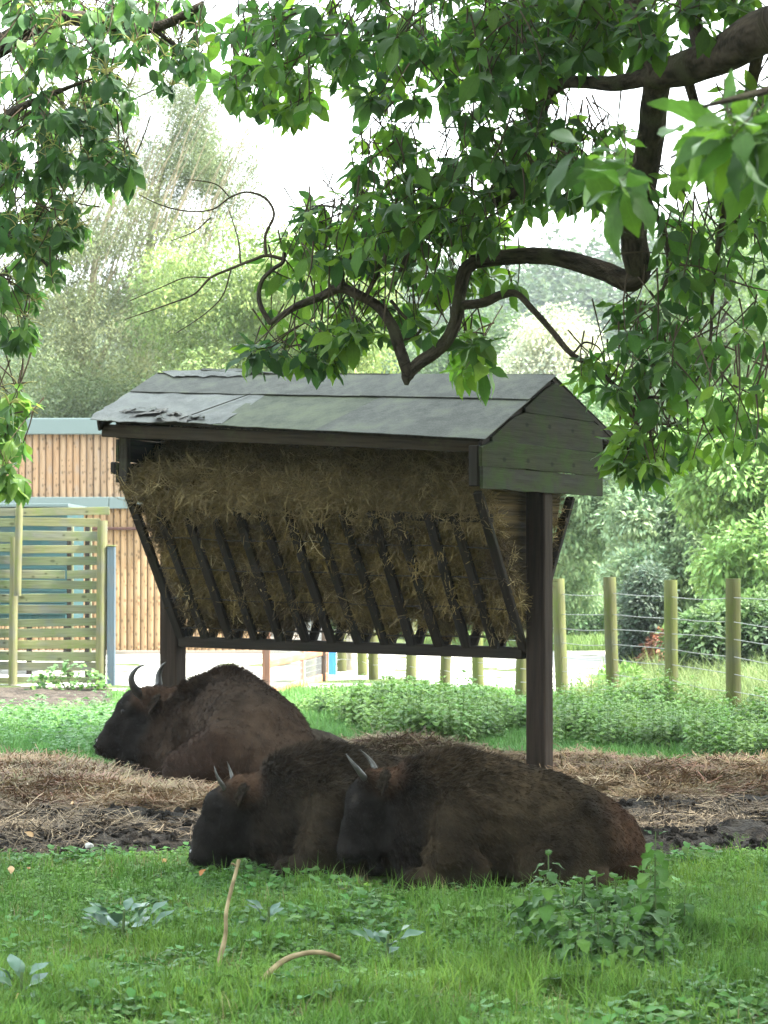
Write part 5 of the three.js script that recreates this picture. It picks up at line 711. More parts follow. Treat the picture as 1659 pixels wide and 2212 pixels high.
{
  // pale willowy trees behind the barn
  const D = 62, Q = (px, py, d = D) => P(px, py, d);
  const tw = RNG(611), fan = [[[Q(165, 900).setY(0), Q(178, 800), Q(192, 690), Q(215, 520), Q(300, 300)], [0.26, 0.2, 0.13, 0.07, 0.03]], [[Q(178, 850), Q(225, 760), Q(255, 690), Q(330, 560), Q(420, 380)], [0.12, 0.1, 0.07, 0.05, 0.02]], [[Q(186, 740), Q(130, 650), Q(90, 560), Q(60, 430)], [0.1, 0.07, 0.04, 0.02]]];
  for (let i = 0; i < 80; i++) { const x0 = 130 + tw() * 330, y0 = 480 + tw() * 200, h = 150 + tw() * 260, ln = 0.25 + tw() * 0.35, d = D + tw() * 4 - 2; fan.push([[Q(x0, y0, d), Q(x0 + h * ln * 0.45, y0 - h * 0.5, d), Q(x0 + h * ln * (0.9 + tw() * 0.3), y0 - h, d)], [0.022, 0.013, 0.005]]); }
  bush({ seed: 61, name: 'willow_tree', label: 'pale spindly willow rising behind the barn with thin upright branches', category: 'tree', base: Q(165, HORIZON).setY(0), trunk: fan, bark: M.paleBark, blobs: [[120, 700, 230, 190, D, 2.6], [260, 560, 210, 160, D, 2.2], [330, 780, 210, 120, D - 1, 2]], n: 8500, clump: 0.32, leaf: 0.1, width: 0.3, leaves: 18, droop: 0.7, gap: -0.16, col: [0.13, 0.15, 0.07], col2: [0.25, 0.29, 0.12] });
  bush({ seed: 62, name: 'willow_tree', label: 'thin high crown of willow twigs against the white sky at upper left', category: 'tree', base: Q(330, HORIZON, 64).setY(0), trunk: [[[Q(320, 900, 64).setY(0), Q(310, 700, 64), Q(340, 420, 64), Q(400, 230, 64)], [0.2, 0.14, 0.07, 0.02]]], bark: M.paleBark, blobs: [[340, 320, 150, 180, 64, 2], [240, 430, 150, 120, 64, 2], [480, 440, 120, 110, 64, 2], [180, 300, 120, 120, 64, 2], [420, 300, 120, 120, 64, 2], [470, 360, 110, 110, 63, 2]], n: 16000, clump: 0.32, leaf: 0.09, width: 0.28, leaves: 12, gap: -0.05, droop: 0.2, col: [0.12, 0.145, 0.07], col2: [0.2, 0.25, 0.11] });
  bush({ seed: 63, name: 'lime_tree', label: 'rounded yellow green tree behind the roof of the feeder', category: 'tree', base: Q(620, HORIZON, 57).setY(0), trunk: [[[Q(600, 1100, 57).setY(0), Q(610, 900, 57), Q(600, 650, 57)], [0.25, 0.2, 0.08]]], blobs: [[470, 650, 200, 170, 57, 2.6], [660, 660, 200, 190, 57, 2.4], [560, 860, 260, 130, 56, 2.4], [760, 800, 110, 110, 57, 2]], n: 5200, clump: 0.32, leaf: 0.12, width: 0.4, leaves: 18, gap: -0.2, droop: 0.5, col: [0.13, 0.2, 0.06], col2: [0.27, 0.34, 0.1] });
  bush({ seed: 64, name: 'shrub', label: 'dark green shrubs filling in behind the barn roof at left', category: 'shrub', blobs: [[60, 880, 200, 110, 58, 1.6], [300, 890, 200, 80, 58, 1.6]], n: 1800, clump: 0.32, leaf: 0.11, width: 0.4, col: [0.06, 0.09, 0.035], col2: [0.12, 0.16, 0.06], gap: -0.3 });
  // far hill with woods
  const hill = []; { const xs = 60, zs = 16, pos = [], idx = [], uv = []; for (let j = 0; j <= zs; j++) for (let i = 0; i <= xs; i++) { const x = -160 + (i / xs) * 330, z = -170 - (j / zs) * 130, y = 42 * smooth(0, 1, j / zs) * (0.72 + 0.3 * fbm(x * 0.012, 2, 1, 3) + 0.25 * smooth(-10, 60, x)) - 0.5; pos.push(x, y, z); uv.push(x * 0.1, z * 0.1); } for (let j = 0; j < zs; j++) for (let i = 0; i < xs; i++) { const a = j * (xs + 1) + i; idx.push(a, a + 1, a + xs + 1, a + 1, a + xs + 2, a + xs + 1); } const g = new THREE.BufferGeometry(); g.setAttribute('position', new THREE.Float32BufferAttribute(pos, 3)); g.setAttribute('uv', new THREE.Float32BufferAttribute(uv, 2)); g.setIndex(idx); g.computeVertexNormals(); solo('hill', g, std({ color: rgb(0.05, 0.08, 0.04), bumpMap: roughBump, bumpScale: 0.5 }), 'wooded hillside in the far distance', null, null, 'structure');
    rnd = RNG(650); const geos = [1, 2].map((s) => leafClump(651 + s, 30, 1.8, 0.9, 0.6, 0.1)), ls = [[], []], cs = [[], []]; for (let i = 0; i < 9500; i++) { const u = rnd(), v = rnd(), x = -120 + u * 250, z = -172 - v * 125, y = 42 * smooth(0, 1, v) * (0.72 + 0.3 * fbm(x * 0.012, 2, 1, 3) + 0.25 * smooth(-10, 60, x)), h = 5 + 4 * noise3(x * 0.15, 1, z * 0.15), s = rr(0.7, 1.4), k = i & 1; ls[k].push(new THREE.Matrix4().compose(V(x, y + h * Math.sqrt(rnd()), z), new THREE.Quaternion().setFromEuler(new THREE.Euler(0, rr(0, 6), 0)), V(s, s, s))); cs[k].push(tint([0.055, 0.09, 0.03], 0.35, 0.15)); }
    const w = thing('distant_wood', 'wood on the hillside in the distance', 'wood'); w.userData.kind = 'stuff'; ls.forEach((l, k) => inst('tree_crowns', geos[k], farLeaf, l, cs[k], w)); }
  bush({ seed: 66, name: 'flowering_shrub', label: 'cream flowering shrub glowing behind the right end of the feeder roof', category: 'shrub', blobs: [[1200, 760, 110, 90, 84, 2], [1120, 820, 100, 60, 84, 2], [1280, 840, 90, 70, 84, 2]], n: 1900, clump: 0.4, leaf: 0.15, width: 0.6, col: [0.34, 0.37, 0.22], col2: [0.62, 0.62, 0.48], gap: -0.3 });
  bush({ seed: 67, name: 'distant_tree', label: 'rounded tree in the distance between the branches over the roof', category: 'tree', blobs: [[1060, 760, 130, 90, 120, 4], [900, 830, 160, 90, 118, 4]], n: 1300, clump: 0.7, leaf: 0.25, width: 0.5, col: [0.05, 0.095, 0.03], col2: [0.1, 0.16, 0.05], gap: -0.3 });
  // the shrubbery at right
  bush({ seed: 71, name: 'tall_shrub', label: 'tall sunlit shrub just right of the feeder, grey green with dark gaps below', category: 'shrub', blobs: [[1270, 930, 110, 130, 50, 1.5], [1250, 1130, 110, 110, 50, 1.3], [1330, 1040, 110, 110, 49, 1.4], [1230, 1260, 70, 80, 51, 1.1]], n: 3600, clump: 0.24, leaf: 0.13, width: 0.42, leaves: 16, col: [0.11, 0.19, 0.07], col2: [0.33, 0.45, 0.23], gap: -0.12, freq: 1.5 });
  bush({ seed: 72, name: 'laurel_bush', label: 'shining pale green laurel catching the sun above the second fence post at right', category: 'shrub', blobs: [[1420, 1140, 110, 110, 46, 1.2], [1380, 1250, 70, 60, 45, 1], [1490, 1230, 100, 90, 46, 1.2]], n: 2600, clump: 0.22, leaf: 0.15, width: 0.42, leaves: 16, mat: plantMat(0.4, 0.5), col: [0.13, 0.22, 0.09], col2: [0.34, 0.44, 0.24], gap: -0.12, freq: 1.6 });
  bush({ seed: 73, name: 'tall_shrub', label: 'broad bright green shrub at the right edge behind the hanging branches', category: 'shrub', blobs: [[1590, 1010, 130, 170, 43, 1.6], [1640, 1220, 130, 110, 42, 1.4], [1460, 1000, 90, 80, 48, 1.2]], n: 3600, clump: 0.25, leaf: 0.15, width: 0.45, leaves: 16, col: [0.14, 0.25, 0.06], col2: [0.32, 0.47, 0.14], gap: -0.14, freq: 1.4 });
  bush({ seed: 74, name: 'holly_bush', label: 'dark upright evergreen bush between the second and third fence posts', category: 'shrub', trunk: [[[P(1407, HORIZON, 38).setY(0), P(1408, 1420, 38), P(1410, 1300, 38)], [0.12, 0.1, 0.05]]], blobs: [[1400, 1320, 52, 90, 38, 0.5], [1392, 1410, 46, 60, 38, 0.5]], n: 1500, clump: 0.16, leaf: 0.1, width: 0.4, col: [0.03, 0.055, 0.03], col2: [0.08, 0.12, 0.07], gap: -0.3, freq: 2.5, mat: leafWhite });
  bush({ seed: 75, name: 'dead_foliage', label: 'rusty brown dead foliage low on the dark evergreen bush', category: 'foliage', blobs: [[1424, 1425, 32, 55, 37.5, 0.25]], n: 260, clump: 0.12, leaf: 0.08, width: 0.5, col: [0.22, 0.09, 0.05], col2: [0.4, 0.2, 0.12], gap: -0.4, freq: 3 });
  bush({ seed: 76, name: 'beech_bush', label: 'dark bush with layered bright leaves behind the two nearest fence posts', category: 'shrub', blobs: [[1540, 1400, 95, 90, 36, 0.8], [1650, 1390, 90, 110, 36, 0.9], [1740, 1380, 80, 110, 36, 0.8]], n: 3600, clump: 0.17, leaf: 0.11, width: 0.55, col: [0.03, 0.06, 0.025], col2: [0.13, 0.22, 0.06], gap: -0.1, freq: 2.2 });
  bush({ seed: 77, name: 'low_hedge', label: 'low dark hedge along the far edge of the yard', category: 'hedge', blobs: [[1270, 1350, 110, 50, 57, 0.8], [1100, 1350, 160, 55, 58, 0.8], [900, 1350, 160, 55, 58, 0.8], [740, 1350, 110, 55, 59, 0.8]], n: 2200, clump: 0.2, leaf: 0.1, width: 0.5, col: [0.05, 0.1, 0.03], col2: [0.12, 0.2, 0.06], gap: -0.25 });
  bush({ seed: 78, name: 'tall_tree', label: 'light green tree behind the shrubs at the right edge', category: 'tree', base: P(1560, HORIZON, 70).setY(0), trunk: [[[P(1560, 1300, 70).setY(0), P(1555, 900, 70), P(1570, 600, 70)], [0.3, 0.2, 0.08]]], blobs: [[1560, 640, 190, 200, 70, 3], [1680, 820, 170, 200, 68, 3], [1430, 800, 120, 110, 70, 2]], n: 3000, clump: 0.42, leaf: 0.17, width: 0.45, col: [0.1, 0.17, 0.05], col2: [0.2, 0.28, 0.1], gap: -0.1 });
  bush({ seed: 79, name: 'fern_clump', label: 'bright low ferns at the foot of the dark evergreen bush', category: 'ferns', blobs: [[1340, 1485, 50, 30, 34, 0.5], [1300, 1500, 40, 20, 33, 0.4]], n: 420, clump: 0.14, leaf: 0.14, width: 0.3, col: [0.14, 0.24, 0.05], col2: [0.22, 0.33, 0.09], gap: -0.5 });
}

{ // unseen trees added round the viewer to keep daylight off camera-facing surfaces
  for (const [i, x, z, h, label] of [[0, -9, 6, 11, 'unseen tree added behind the viewer on the left to cut daylight'], [1, 0, 8, 12, 'unseen tree added right behind the viewer to cut daylight'], [2, 9, 6, 11, 'unseen tree added behind the viewer on the right to cut daylight'], [3, -13, -3, 10, 'unseen tree added left of the viewer outside the picture to cut daylight'], [4, 13, -2, 11, 'unseen tree added right of the viewer outside the picture to cut daylight']]) {
    rnd = RNG(880 + i); const t = thing('added_shade_tree', label, 'tree', V(x, 0, z)); part(t, 'trunk', limb([V(0, -0.2, 0), V(0.1, h * 0.4, 0), V(0, h * 0.85, 0.1)], [0.3, 0.24, 0.06], 10, 4, 0.06), M.bark);
    const g = leafClump(890 + i, 26, 0.7, 0.34, 0.45, 0.4), ms = [], cs = []; for (let k = 0; k < 650; k++) { const d = randDir(), r = Math.pow(rnd(), 0.4), p = V(d.x * 5.2 * r, h * 0.52 + d.y * h * 0.5 * r, d.z * 3.2 * r); if (Math.abs(p.x + x) < 0.205 * -(p.z + z) + 0.4 && p.z + z < 0) continue; if (p.clone().add(V(x, -EYE, z)).length() < 2.5) continue; const s = rr(0.8, 1.3); ms.push(new THREE.Matrix4().compose(p, new THREE.Quaternion().setFromEuler(new THREE.Euler(0, rr(0, 6), 0)), V(s, s, s))); cs.push(tint([0.05, 0.1, 0.03], 0.3, 0.1)); } inst('crown', g, farLeaf, ms, cs, t);
  }
}

// ---------------------------------------------------------------- the two chestnuts whose branches hang into view
const chestLeaf = [leafGeo(0.4, 14, 0.3, 0.2, 0.1, 0.52), leafGeo(0.34, 14, -0.15, 0.3, 0.1, 0.48), leafGeo(0.44, 14, 0.6, 0.12, 0.1, 0.54)];
function chestnut(o) {
  rnd = RNG(o.seed);
  const t = thing(o.name, o.label, 'tree', o.base);
  o.limbs.forEach(([pts, r, name, mat]) => partW(t, name || 'limb', limb(pts, r, r[0] > 0.03 ? 12 : 6, 6, r[0] > 0.015 ? 0.09 : 0.04), mat || M.bark));
  const L = [], tw = [];
  const open = o.open || [], bough = [];
  (o.clear || []).forEach((k) => { const c = new THREE.CatmullRomCurve3(o.limbs[k][0], false, 'centripetal'); for (let i = 0; i <= 60; i++) bough.push(c.getPoint(i / 60)); });
  for (const [px, py, rx, ry, D, n, rz, sc = 1] of o.clusters) {
    const k = 1 / pxm(D), hub = P(px, py - ry * 0.5, D);
    for (let i = 0; i < n; i++) {
      const a = rr(0, 6.283), r = Math.sqrt(rnd()), qx = px + Math.cos(a) * rx * r, qy = py + Math.sin(a) * ry * r; if (open.some(([x, y, a1, b1]) => ((qx - x) / a1) ** 2 + ((qy - y) / b1) ** 2 < 1)) continue;
      const c = P(qx, qy, D + rr(-rz, rz)); if (bough.some((b) => c.z > b.z - 0.2 && Math.hypot(c.x / c.z - b.x / b.z, (c.y - EYE) / c.z - (b.y - EYE) / b.z) < 0.0085)) continue; const ax = c.clone().sub(hub).normalize().multiplyScalar(0.7).add(V(rr(-0.6, 0.6), rr(-0.7, 0.15), rr(-0.6, 0.6))).normalize(), nl = Math.floor(rr(4, 8)), s0 = o.leaf * rr(0.6, 1.25) * sc, e1 = V(0, 1, 0).cross(ax).normalize(), e2 = ax.clone().cross(e1), ph = rr(0, 6), tone = fbm(c.x * 0.9, c.y * 0.9, c.z * 0.9 + o.seed, 3);
      for (let j = 0; j < nl; j++) { const b = ph + (j / nl) * 6.283, d = ax.clone().multiplyScalar(0.55).addScaledVector(e1, Math.cos(b)).addScaledVector(e2, Math.sin(b)).add(V(0, -(o.droop ?? 0.55) * rr(0.5, 1.4), 0)).normalize(), nrm = V(rr(-0.6, 0.6), 1, rr(-0.6, 0.6)).addScaledVector(ax, 0.4); const base = c.clone().addScaledVector(ax, -0.05 * rr(0, 1)).addScaledVector(d, 0.012); L.push([leafMatrix(base.clone().sub(t.position), d, nrm, s0 * rr(0.7, 1.15)), base, tone, s0]); }
      const nf = D < 9 ? 0.4 : 1, b0 = c.clone().addScaledVector(ax, -rr(0.15, 0.4) * nf).add(V(0, rr(0.02, 0.14) * nf, 0)); tw.push(limb([b0, b0.clone().lerp(c, 0.5).add(randDir().multiplyScalar(0.02)), c], [0.006 * nf, 0.003 * nf], 4, 2));
    }
  }
  if (tw.length) { const g = deindexMerge(tw); partW(t, 'twigs', g, M.twig).userData.kind = 'stuff'; }
  // the leaves that show largest are pieces of their own, the rest one mass
  const view = (p) => { const e = p.clone().sub(V(0, EYE, 0)); return Math.abs(e.x / -e.z) < 0.18 && Math.abs(e.y / -e.z - 0.022) < 0.24; };
  const order = L.map((l, i) => [view(l[1]) ? l[3] / l[1].length() : 0, i]).sort((a, b) => b[0] - a[0]), single = new Set(order.slice(0, 300).map((e) => e[1]));
  const tones = o.tones.map((c) => { const m = plantMat(0.7, o.coat ?? 0.25, true); m.color.setRGB(...c); return m; }), lists = [[], [], []], cols = [[], [], []];
  L.forEach(([m, p, tone, s], i) => { const k = Math.floor(rr(0, 3)), c = o.tones[Math.floor(clamp(0.5 + tone * 0.9 + rr(-0.25, 0.25), 0, 0.999) * o.tones.length)]; if (single.has(i)) { const e = part(t, 'leaf', chestLeaf[k], tones[o.tones.indexOf(c)]); e.applyMatrix4(m); } else { lists[k].push(m); cols[k].push(tint(c, 0.25, 0.12)); } });
  const lm = plantMat(0.7, o.coat ?? 0.25, true); lists.forEach((l, k) => l.length && inst('leaves', chestLeaf[k], lm, l, cols[k], t));
  // catkins
  if (o.catkins) { const cg = []; for (let i = 0; i < 4; i++) { const a = i * 1.6; cg.push(limb([V(0, 0, 0), V(Math.cos(a) * 0.05, 0.035, Math.sin(a) * 0.05), V(Math.cos(a) * 0.11, 0.03, Math.sin(a) * 0.11)], [0.0035, 0.002], 4, 3)); } const g = deindexMerge(cg), ml = [], mc = []; for (let i = 0; i < o.catkins; i++) { const l = L[Math.floor(rnd() * L.length)]; ml.push(new THREE.Matrix4().compose(l[1].clone().sub(t.position).add(V(0, 0.02, 0)), new THREE.Quaternion().setFromEuler(new THREE.Euler(rr(-0.6, 0.6), rr(0, 6), rr(-0.6, 0.6))), V(1, 1, 1).multiplyScalar(rr(0.8, 1.4)))); mc.push(tint([0.42, 0.4, 0.14], 0.3)); } inst('catkins', g, plantMat(0.3, 0), ml, mc, t); }
  // the part of the crown that stands outside the picture and shades the paddock
  if (o.outer) { const sg = [1, 2].map((s) => leafClump(o.seed * 7 + s, 26, 0.42, 0.2, 0.34, 0.6)), ol = [[], []], oc = [[], []]; for (const [x, y, z, ax, ay, az, n] of o.outer) for (let i = 0; i < n; i++) { const d = randDir(), r = Math.pow(rnd(), 0.4), p = V(x + d.x * ax * r, y + d.y * ay * r, z + d.z * az * r), sx = Math.abs(p.x / -p.z), sy = (p.y - EYE) / -p.z; if (p.z < -0.5 && sx < 0.205 && sy > -0.26 && sy < 0.285) continue; if (p.z > -7 && Math.abs(p.x) < 2.5 && p.y < 4) continue; const k = i & 1, s = rr(0.8, 1.3); ol[k].push(new THREE.Matrix4().compose(p.sub(t.position), new THREE.Quaternion().setFromEuler(new THREE.Euler(0, rr(0, 6), 0)), V(s, s, s))); oc[k].push(tint([0.05, 0.11, 0.03], 0.3, 0.1)); } ol.forEach((l, k) => inst('crown', sg[k], plantMat(0.4, 0.2), l, oc[k], t)); }
  return t;
}
{
  const Q = P, T = V(5.6, 0, -10.5);
  const tones = [[0.05, 0.135, 0.022], [0.085, 0.2, 0.026], [0.135, 0.28, 0.028], [0.21, 0.39, 0.035], [0.055, 0.14, 0.035]];
  const limbs = [
    [[T.clone().setY(-0.2), V(5.5, 1.5, -10.5), V(5.3, 3.2, -10.6), V(5.4, 6.5, -10.7), V(5.2, 10, -11)], [0.5, 0.4, 0.36, 0.28, 0.12], 'trunk'],
    [[V(5.3, 3.6, -10.6), V(3.8, 4.4, -10.9), Q(1700, 55, 11.3), Q(1560, 118, 11.7), Q(1470, 150, 12), Q(1405, 165, 12.2)], [0.2, 0.15, 0.125, 0.105, 0.095, 0.075]],
    [[Q(1430, 160, 12.1), Q(1395, 90, 12.3), Q(1370, 10, 12.5), Q(1350, -120, 12.6)], [0.075, 0.065, 0.055, 0.04]],
    [[Q(1530, 130, 11.8), Q(1500, 50, 12), Q(1492, -80, 12)], [0.05, 0.045, 0.035]],
    [[Q(1410, 165, 12.2), Q(1330, 180, 12.5), Q(1270, 178, 12.7), Q(1215, 180, 12.9), Q(1178, 220, 13.1), Q(1166, 290, 13.3), Q(1170, 350, 13.5), Q(1120, 410, 13.7), Q(1010, 465, 14), Q(900, 520, 14.2), Q(850, 620, 14.3)], [0.055, 0.045, 0.04, 0.036, 0.035, 0.034, 0.034, 0.032, 0.026, 0.018, 0.01]],
    [[Q(1420, 170, 12.2), Q(1408, 280, 12.6), Q(1388, 400, 13), Q(1368, 480, 13.3), Q(1372, 545, 13.4), Q(1377, 590, 13.5), Q(1362, 607, 13.5), Q(1310, 588, 13.6), Q(1200, 556, 13.8), Q(1110, 554, 14), Q(1020, 566, 14.1)], [0.075, 0.08, 0.083, 0.083, 0.083, 0.083, 0.07, 0.062, 0.055, 0.05, 0.046]],
    [[Q(1030, 562, 14.1), Q(1005, 585, 14.1), Q(993, 640, 14.15), Q(982, 700, 14.2), Q(955, 748, 14.25), Q(905, 785, 14.3), Q(880, 812, 14.3), Q(878, 832, 14.3)], [0.047, 0.045, 0.043, 0.042, 0.042, 0.043, 0.042, 0.014]],
    [[Q(882, 806, 14.3), Q(865, 760, 14.3), Q(845, 700, 14.35), Q(815, 660, 14.4), Q(770, 636, 14.4), Q(735, 622, 14.45), Q(690, 642, 14.5), Q(640, 662, 14.5), Q(600, 688, 14.5), Q(583, 700, 14.5)], [0.043, 0.04, 0.038, 0.035, 0.034, 0.034, 0.028, 0.024, 0.02, 0.016]],
    [[Q(586, 700, 14.5), Q(566, 668, 14.5), Q(559, 635, 14.5), Q(568, 603, 14.5), Q(592, 580, 14.5), Q(611, 566, 14.5), Q(614, 545, 14.5)], [0.018, 0.017, 0.016, 0.015, 0.014, 0.014, 0.012]],
    [[Q(612, 560, 14.5), Q(575, 552, 14.5), Q(545, 562, 14.5), Q(500, 580, 14.6), Q(455, 600, 14.6), Q(420, 635, 14.6), Q(370, 655, 14.6), Q(270, 690, 14.7)], [0.012, 0.011, 0.01, 0.009, 0.008, 0.006, 0.005, 0.003], 'bare_twig', M.twig],
    [[Q(575, 555, 14.5), Q(573, 510, 14.5), Q(592, 462, 14.5), Q(575, 430, 14.5), Q(535, 415, 14.5), Q(500, 425, 14.5), Q(460, 452, 14.5), Q(395, 455, 14.6), Q(340, 440, 14.6), Q(300, 420, 14.6)], [0.011, 0.01, 0.009, 0.008, 0.007, 0.006, 0.005, 0.005, 0.004, 0.003], 'bare_twig', M.twig],
    [[Q(520, 572, 14.6), Q(515, 520, 14.6), Q(495, 455, 14.6)], [0.007, 0.005, 0.003], 'bare_twig', M.twig],
    [[Q(500, 580, 14.6), Q(480, 640, 14.6), Q(440, 680, 14.6), Q(380, 720, 14.6)], [0.006, 0.004, 0.003], 'bare_twig', M.twig],
    [[Q(455, 600, 14.6), Q(400, 600, 14.6), Q(350, 620, 14.6), Q(280, 650, 14.6)], [0.005, 0.004, 0.003], 'bare_twig', M.twig],
    [[Q(495, 425, 14.6), Q(470, 400, 14.6), Q(430, 390, 14.6), Q(400, 388, 14.6)], [0.005, 0.004, 0.002], 'bare_twig', M.twig],
    [[Q(455, 470, 14.6), Q(420, 500, 14.6), Q(370, 520, 14.6)], [0.005, 0.004, 0.002], 'bare_twig', M.twig],
    [[Q(1000, 660, 14.1), Q(1050, 652, 14), Q(1080, 638, 14), Q(1115, 634, 13.9), Q(1150, 668, 13.8), Q(1190, 712, 13.8), Q(1235, 765, 13.7), Q(1285, 795, 13.7), Q(1335, 838, 13.6), Q(1370, 862, 13.6)], [0.03, 0.034, 0.028, 0.022, 0.022, 0.021, 0.02, 0.017, 0.015, 0.013]],
    [[Q(1365, 858, 13.6), Q(1400, 858, 13.6), Q(1445, 860, 13.5)], [0.014, 0.012, 0.008]],
    [[Q(1365, 858, 13.6), Q(1390, 895, 13.6), Q(1408, 935, 13.6), Q(1380, 975, 13.5)], [0.011, 0.008, 0.004]],
    [[Q(1240, 762, 13.7), Q(1262, 740, 13.7), Q(1290, 748, 13.7), Q(1310, 790, 13.6)], [0.008, 0.006, 0.003]],
    [[Q(845, 650, 14.4), Q(880, 690, 14.3), Q(910, 705, 14.3), Q(895, 728, 14.3), Q(862, 735, 14.3)], [0.014, 0.012, 0.01, 0.006]],
    [[Q(735, 625, 14.4), Q(740, 585, 14.4), Q(720, 560, 14.4), Q(680, 565, 14.4), Q(640, 590, 14.4)], [0.013, 0.011, 0.009, 0.005]],
    [[Q(790, 640, 14.4), Q(830, 560, 14.4), Q(850, 480, 14.4), Q(880, 400, 14.3)], [0.016, 0.014, 0.011, 0.006]],
    [[Q(1480, 150, 12), Q(1520, 300, 12.2), Q(1530, 400, 12.4), Q(1590, 480, 12.5)], [0.03, 0.022, 0.015, 0.008]],
    [[Q(1640, 100, 11.5), Q(1600, 300, 12), Q(1560, 480, 12.4), Q(1540, 620, 12.7), Q(1530, 760, 12.8), Q(1480, 870, 12.9)], [0.035, 0.026, 0.018, 0.012, 0.008, 0.005]],
    [[Q(1400, 430, 13), Q(1440, 520, 13.1), Q(1440, 600, 13.2), Q(1410, 700, 13.2), Q(1430, 830, 13.2), Q(1470, 940, 13.2)], [0.02, 0.015, 0.012, 0.01, 0.008, 0.004]],
    [[Q(1720, 260, 8), Q(1620, 275, 7.6), Q(1530, 300, 7.3), Q(1450, 340, 7)], [0.02, 0.014, 0.01, 0.005]],
    [[Q(1720, 180, 6.5), Q(1600, 210, 6.3), Q(1520, 230, 6.2)], [0.014, 0.01, 0.005]],
  ];
  const tq = RNG(777); for (let i = 0; i < 26; i++) { const x = 660 + tq() * 380, y = 350 + tq() * 260, D = 13.4 + tq() * 1.2, h = 60 + tq() * 130, l = (tq() - 0.6) * 70; limbs.push([[Q(x, y, D), Q(x + l * 0.5 + 8 * tq(), y + h * 0.5, D), Q(x + l, y + h, D)], [0.007, 0.005, 0.0025], 'twig', M.twig]); }
  const clusters = [
    [980, 50, 420, 90, 13.6, 140, 1.4], [900, 150, 330, 110, 14, 112, 1.3], [560, 130, 110, 110, 14.6, 52, 0.7], [650, 215, 80, 40, 14.5, 18, 0.5], [1180, 110, 200, 120, 13, 70, 1], [1000, 300, 170, 110, 13.8, 52, 0.9], [820, 350, 110, 70, 14, 26, 0.6], [1120, 340, 130, 120, 13.4, 46, 0.8], [1250, 330, 110, 110, 12.8, 34, 0.7],
    [980, 450, 180, 60, 13.9, 46, 0.8], [760, 500, 160, 80, 14.5, 52, 0.7], [930, 540, 170, 70, 14.3, 50, 0.7], [680, 560, 110, 60, 14.6, 26, 0.5], [620, 630, 60, 50, 14.7, 12, 0.3], [740, 690, 150, 55, 14.5, 34, 0.5], [600, 760, 80, 40, 14.5, 13, 0.25], [690, 770, 60, 35, 14.5, 9, 0.25], [830, 700, 80, 70, 14.4, 18, 0.4], [930, 650, 110, 80, 14.6, 26, 0.6], [1010, 765, 75, 40, 14.6, 16, 0.4], [1100, 590, 90, 40, 14.2, 14, 0.4], [1080, 500, 120, 40, 13.8, 20, 0.5],
    [1480, 480, 190, 130, 12.9, 36, 0.9], [1500, 650, 190, 120, 13, 32, 0.9], [1400, 720, 110, 90, 13.3, 15, 0.6], [1560, 800, 140, 120, 13, 24, 0.8], [1400, 830, 100, 60, 13.4, 24, 0.5], [1420, 965, 90, 60, 13.2, 30, 0.4], [1380, 1000, 50, 35, 13.2, 12, 0.3], [1290, 800, 60, 40, 13.6, 8, 0.3], [1340, 600, 60, 60, 13.5, 11, 0.3],
    [1520, 60, 170, 90, 12.3, 52, 0.8], [1300, 50, 120, 70, 12.8, 36, 0.7], [1640, 240, 60, 90, 11.8, 14, 0.5], [1620, 400, 90, 130, 12.5, 34, 0.7],
    [1600, 285, 80, 36, 6.3, 9, 0.3], [1450, 290, 110, 60, 6.9, 11, 0.3], [1330, 330, 90, 50, 7.4, 8, 0.3], [1400, 370, 90, 50, 7.2, 8, 0.3], [1640, 300, 60, 60, 6.6, 7, 0.3], [1600, 900, 90, 90, 11.5, 14, 0.4],
  ];
  const open = [[1310, 150, 55, 30], [1300, 215, 75, 35], [1590, 60, 45, 30], [640, 330, 120, 65], [720, 260, 60, 50], [560, 320, 110, 75], [1080, 245, 25, 30], [930, 270, 60, 40], [1020, 380, 50, 28], [1180, 480, 90, 34], [1270, 520, 60, 30], [1240, 690, 70, 75], [650, 400, 90, 40], [1160, 650, 55, 45], [820, 240, 30, 25], [1540, 470, 40, 26], [1378, 530, 42, 95], [1455, 330, 30, 24], [1180, 575, 120, 30], [1480, 145, 70, 42], [1560, 110, 70, 45], [1630, 75, 60, 50], [1330, 178, 60, 26]];
  chestnut({ seed: 81, name: 'chestnut_tree', label: 'chestnut tree whose crooked leafy boughs reach in from the upper right over the feeder', base: T.clone(), limbs, clusters, open, clear: [1, 5, 6, 7, 8], tones, leaf: 0.168, droop: 0.38, coat: 0.22,
    outer: [[8, 8.8, -13, 5, 3, 6, 900], [6.5, 8.5, -20, 4, 3, 5, 800], [5.4, 11, -19.5, 3.3, 2.2, 5, 1200], [1.5, 8.2, -11, 4, 1.6, 4, 600], [3, 8.5, -8, 5, 2.4, 5, 700], [7, 6, -8, 3, 2.5, 4, 250], [8.5, 9.5, -25, 3.5, 2.5, 3.5, 350]] });
  const T2 = V(-6.4, 0, -16);
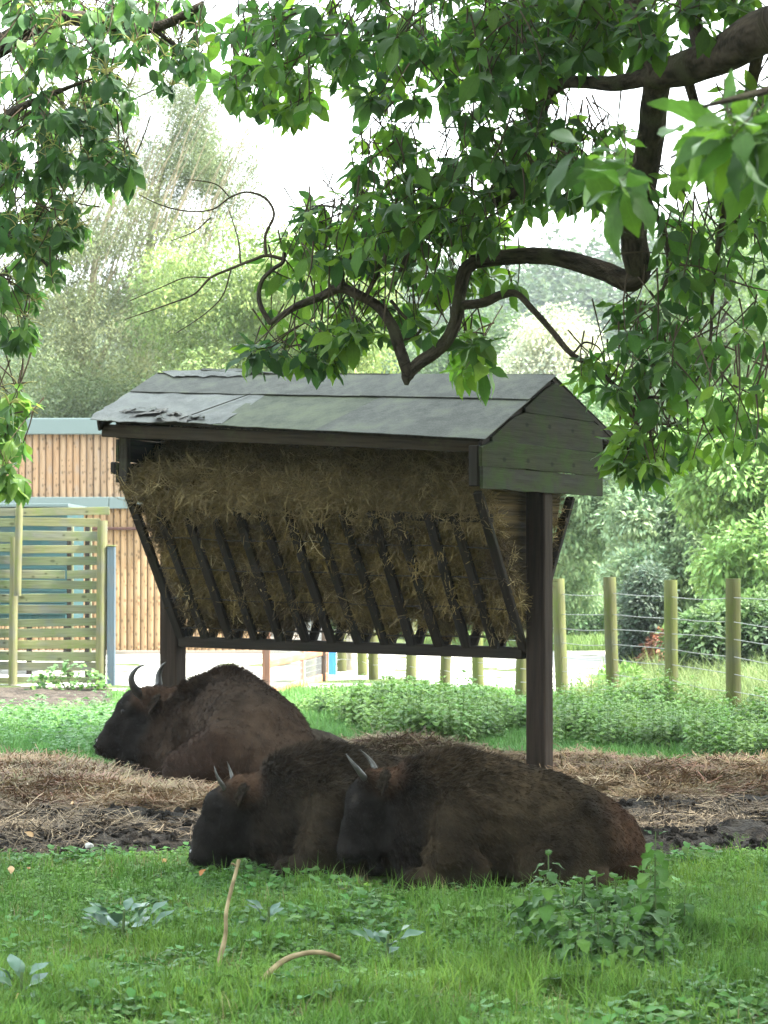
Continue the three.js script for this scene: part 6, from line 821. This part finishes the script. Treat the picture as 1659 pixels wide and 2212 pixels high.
  const limbs2 = [
    [[T2.clone().setY(-0.2), V(-6.3, 2, -16), V(-6.2, 5, -16.1), V(-6.3, 9, -16.2)], [0.4, 0.3, 0.25, 0.1], 'trunk'],
    [[V(-6.2, 4.6, -16.1), Q(-60, 130, 16), Q(120, 40, 15.8), Q(330, 60, 15.6), Q(440, 10, 15.5)], [0.12, 0.09, 0.06, 0.04, 0.03]],
    [[V(-6.2, 4, -16.1), Q(-80, 330, 16), Q(30, 240, 15.8), Q(120, 200, 15.7), Q(200, 170, 15.6)], [0.09, 0.06, 0.03, 0.02, 0.008]],
    [[V(-6.2, 3.4, -16.1), Q(-80, 480, 16), Q(40, 520, 15.8), Q(120, 590, 15.7)], [0.08, 0.05, 0.02, 0.006]],
    [[Q(330, 60, 15.6), Q(390, 110, 15.6), Q(430, 160, 15.5)], [0.02, 0.012, 0.005]],
    [[V(-6.2, 3, -16.1), Q(-60, 760, 16), Q(10, 900, 15.8)], [0.06, 0.03, 0.008]],
  ];
  const tones2 = [[0.065, 0.16, 0.04], [0.1, 0.23, 0.05], [0.15, 0.31, 0.055], [0.24, 0.42, 0.07], [0.13, 0.23, 0.1]];
  chestnut({ seed: 82, name: 'chestnut_tree', label: 'chestnut tree with hanging glossy leaves and pale catkins along the left edge', base: T2.clone(), limbs: limbs2, tones: tones2, leaf: 0.17, droop: 1.0, coat: 0.4, catkins: 260,
    clusters: [[90, 40, 190, 80, 15.8, 56, 0.9], [330, 60, 150, 80, 15.6, 42, 0.8], [380, 140, 80, 50, 15.5, 15, 0.5], [90, 190, 170, 110, 15.7, 62, 0.9], [110, 330, 170, 100, 15.7, 58, 0.8], [250, 350, 70, 50, 15.6, 16, 0.4], [50, 450, 120, 90, 15.8, 40, 0.7], [60, 560, 90, 70, 15.8, 26, 0.5], [150, 500, 50, 35, 15.7, 9, 0.3], [20, 660, 70, 70, 15.8, 18, 0.4], [10, 860, 50, 60, 15.8, 12, 0.3], [15, 940, 40, 40, 15.8, 8, 0.3], [10, 1040, 30, 40, 15.8, 6, 0.2], [40, 720, 40, 40, 15.8, 6, 0.3], [230, 200, 60, 60, 15.6, 12, 0.4]],
    outer: [[-9, 7.5, -17, 4, 3.5, 5, 600]] });
}
renderer.render(scene, camera);
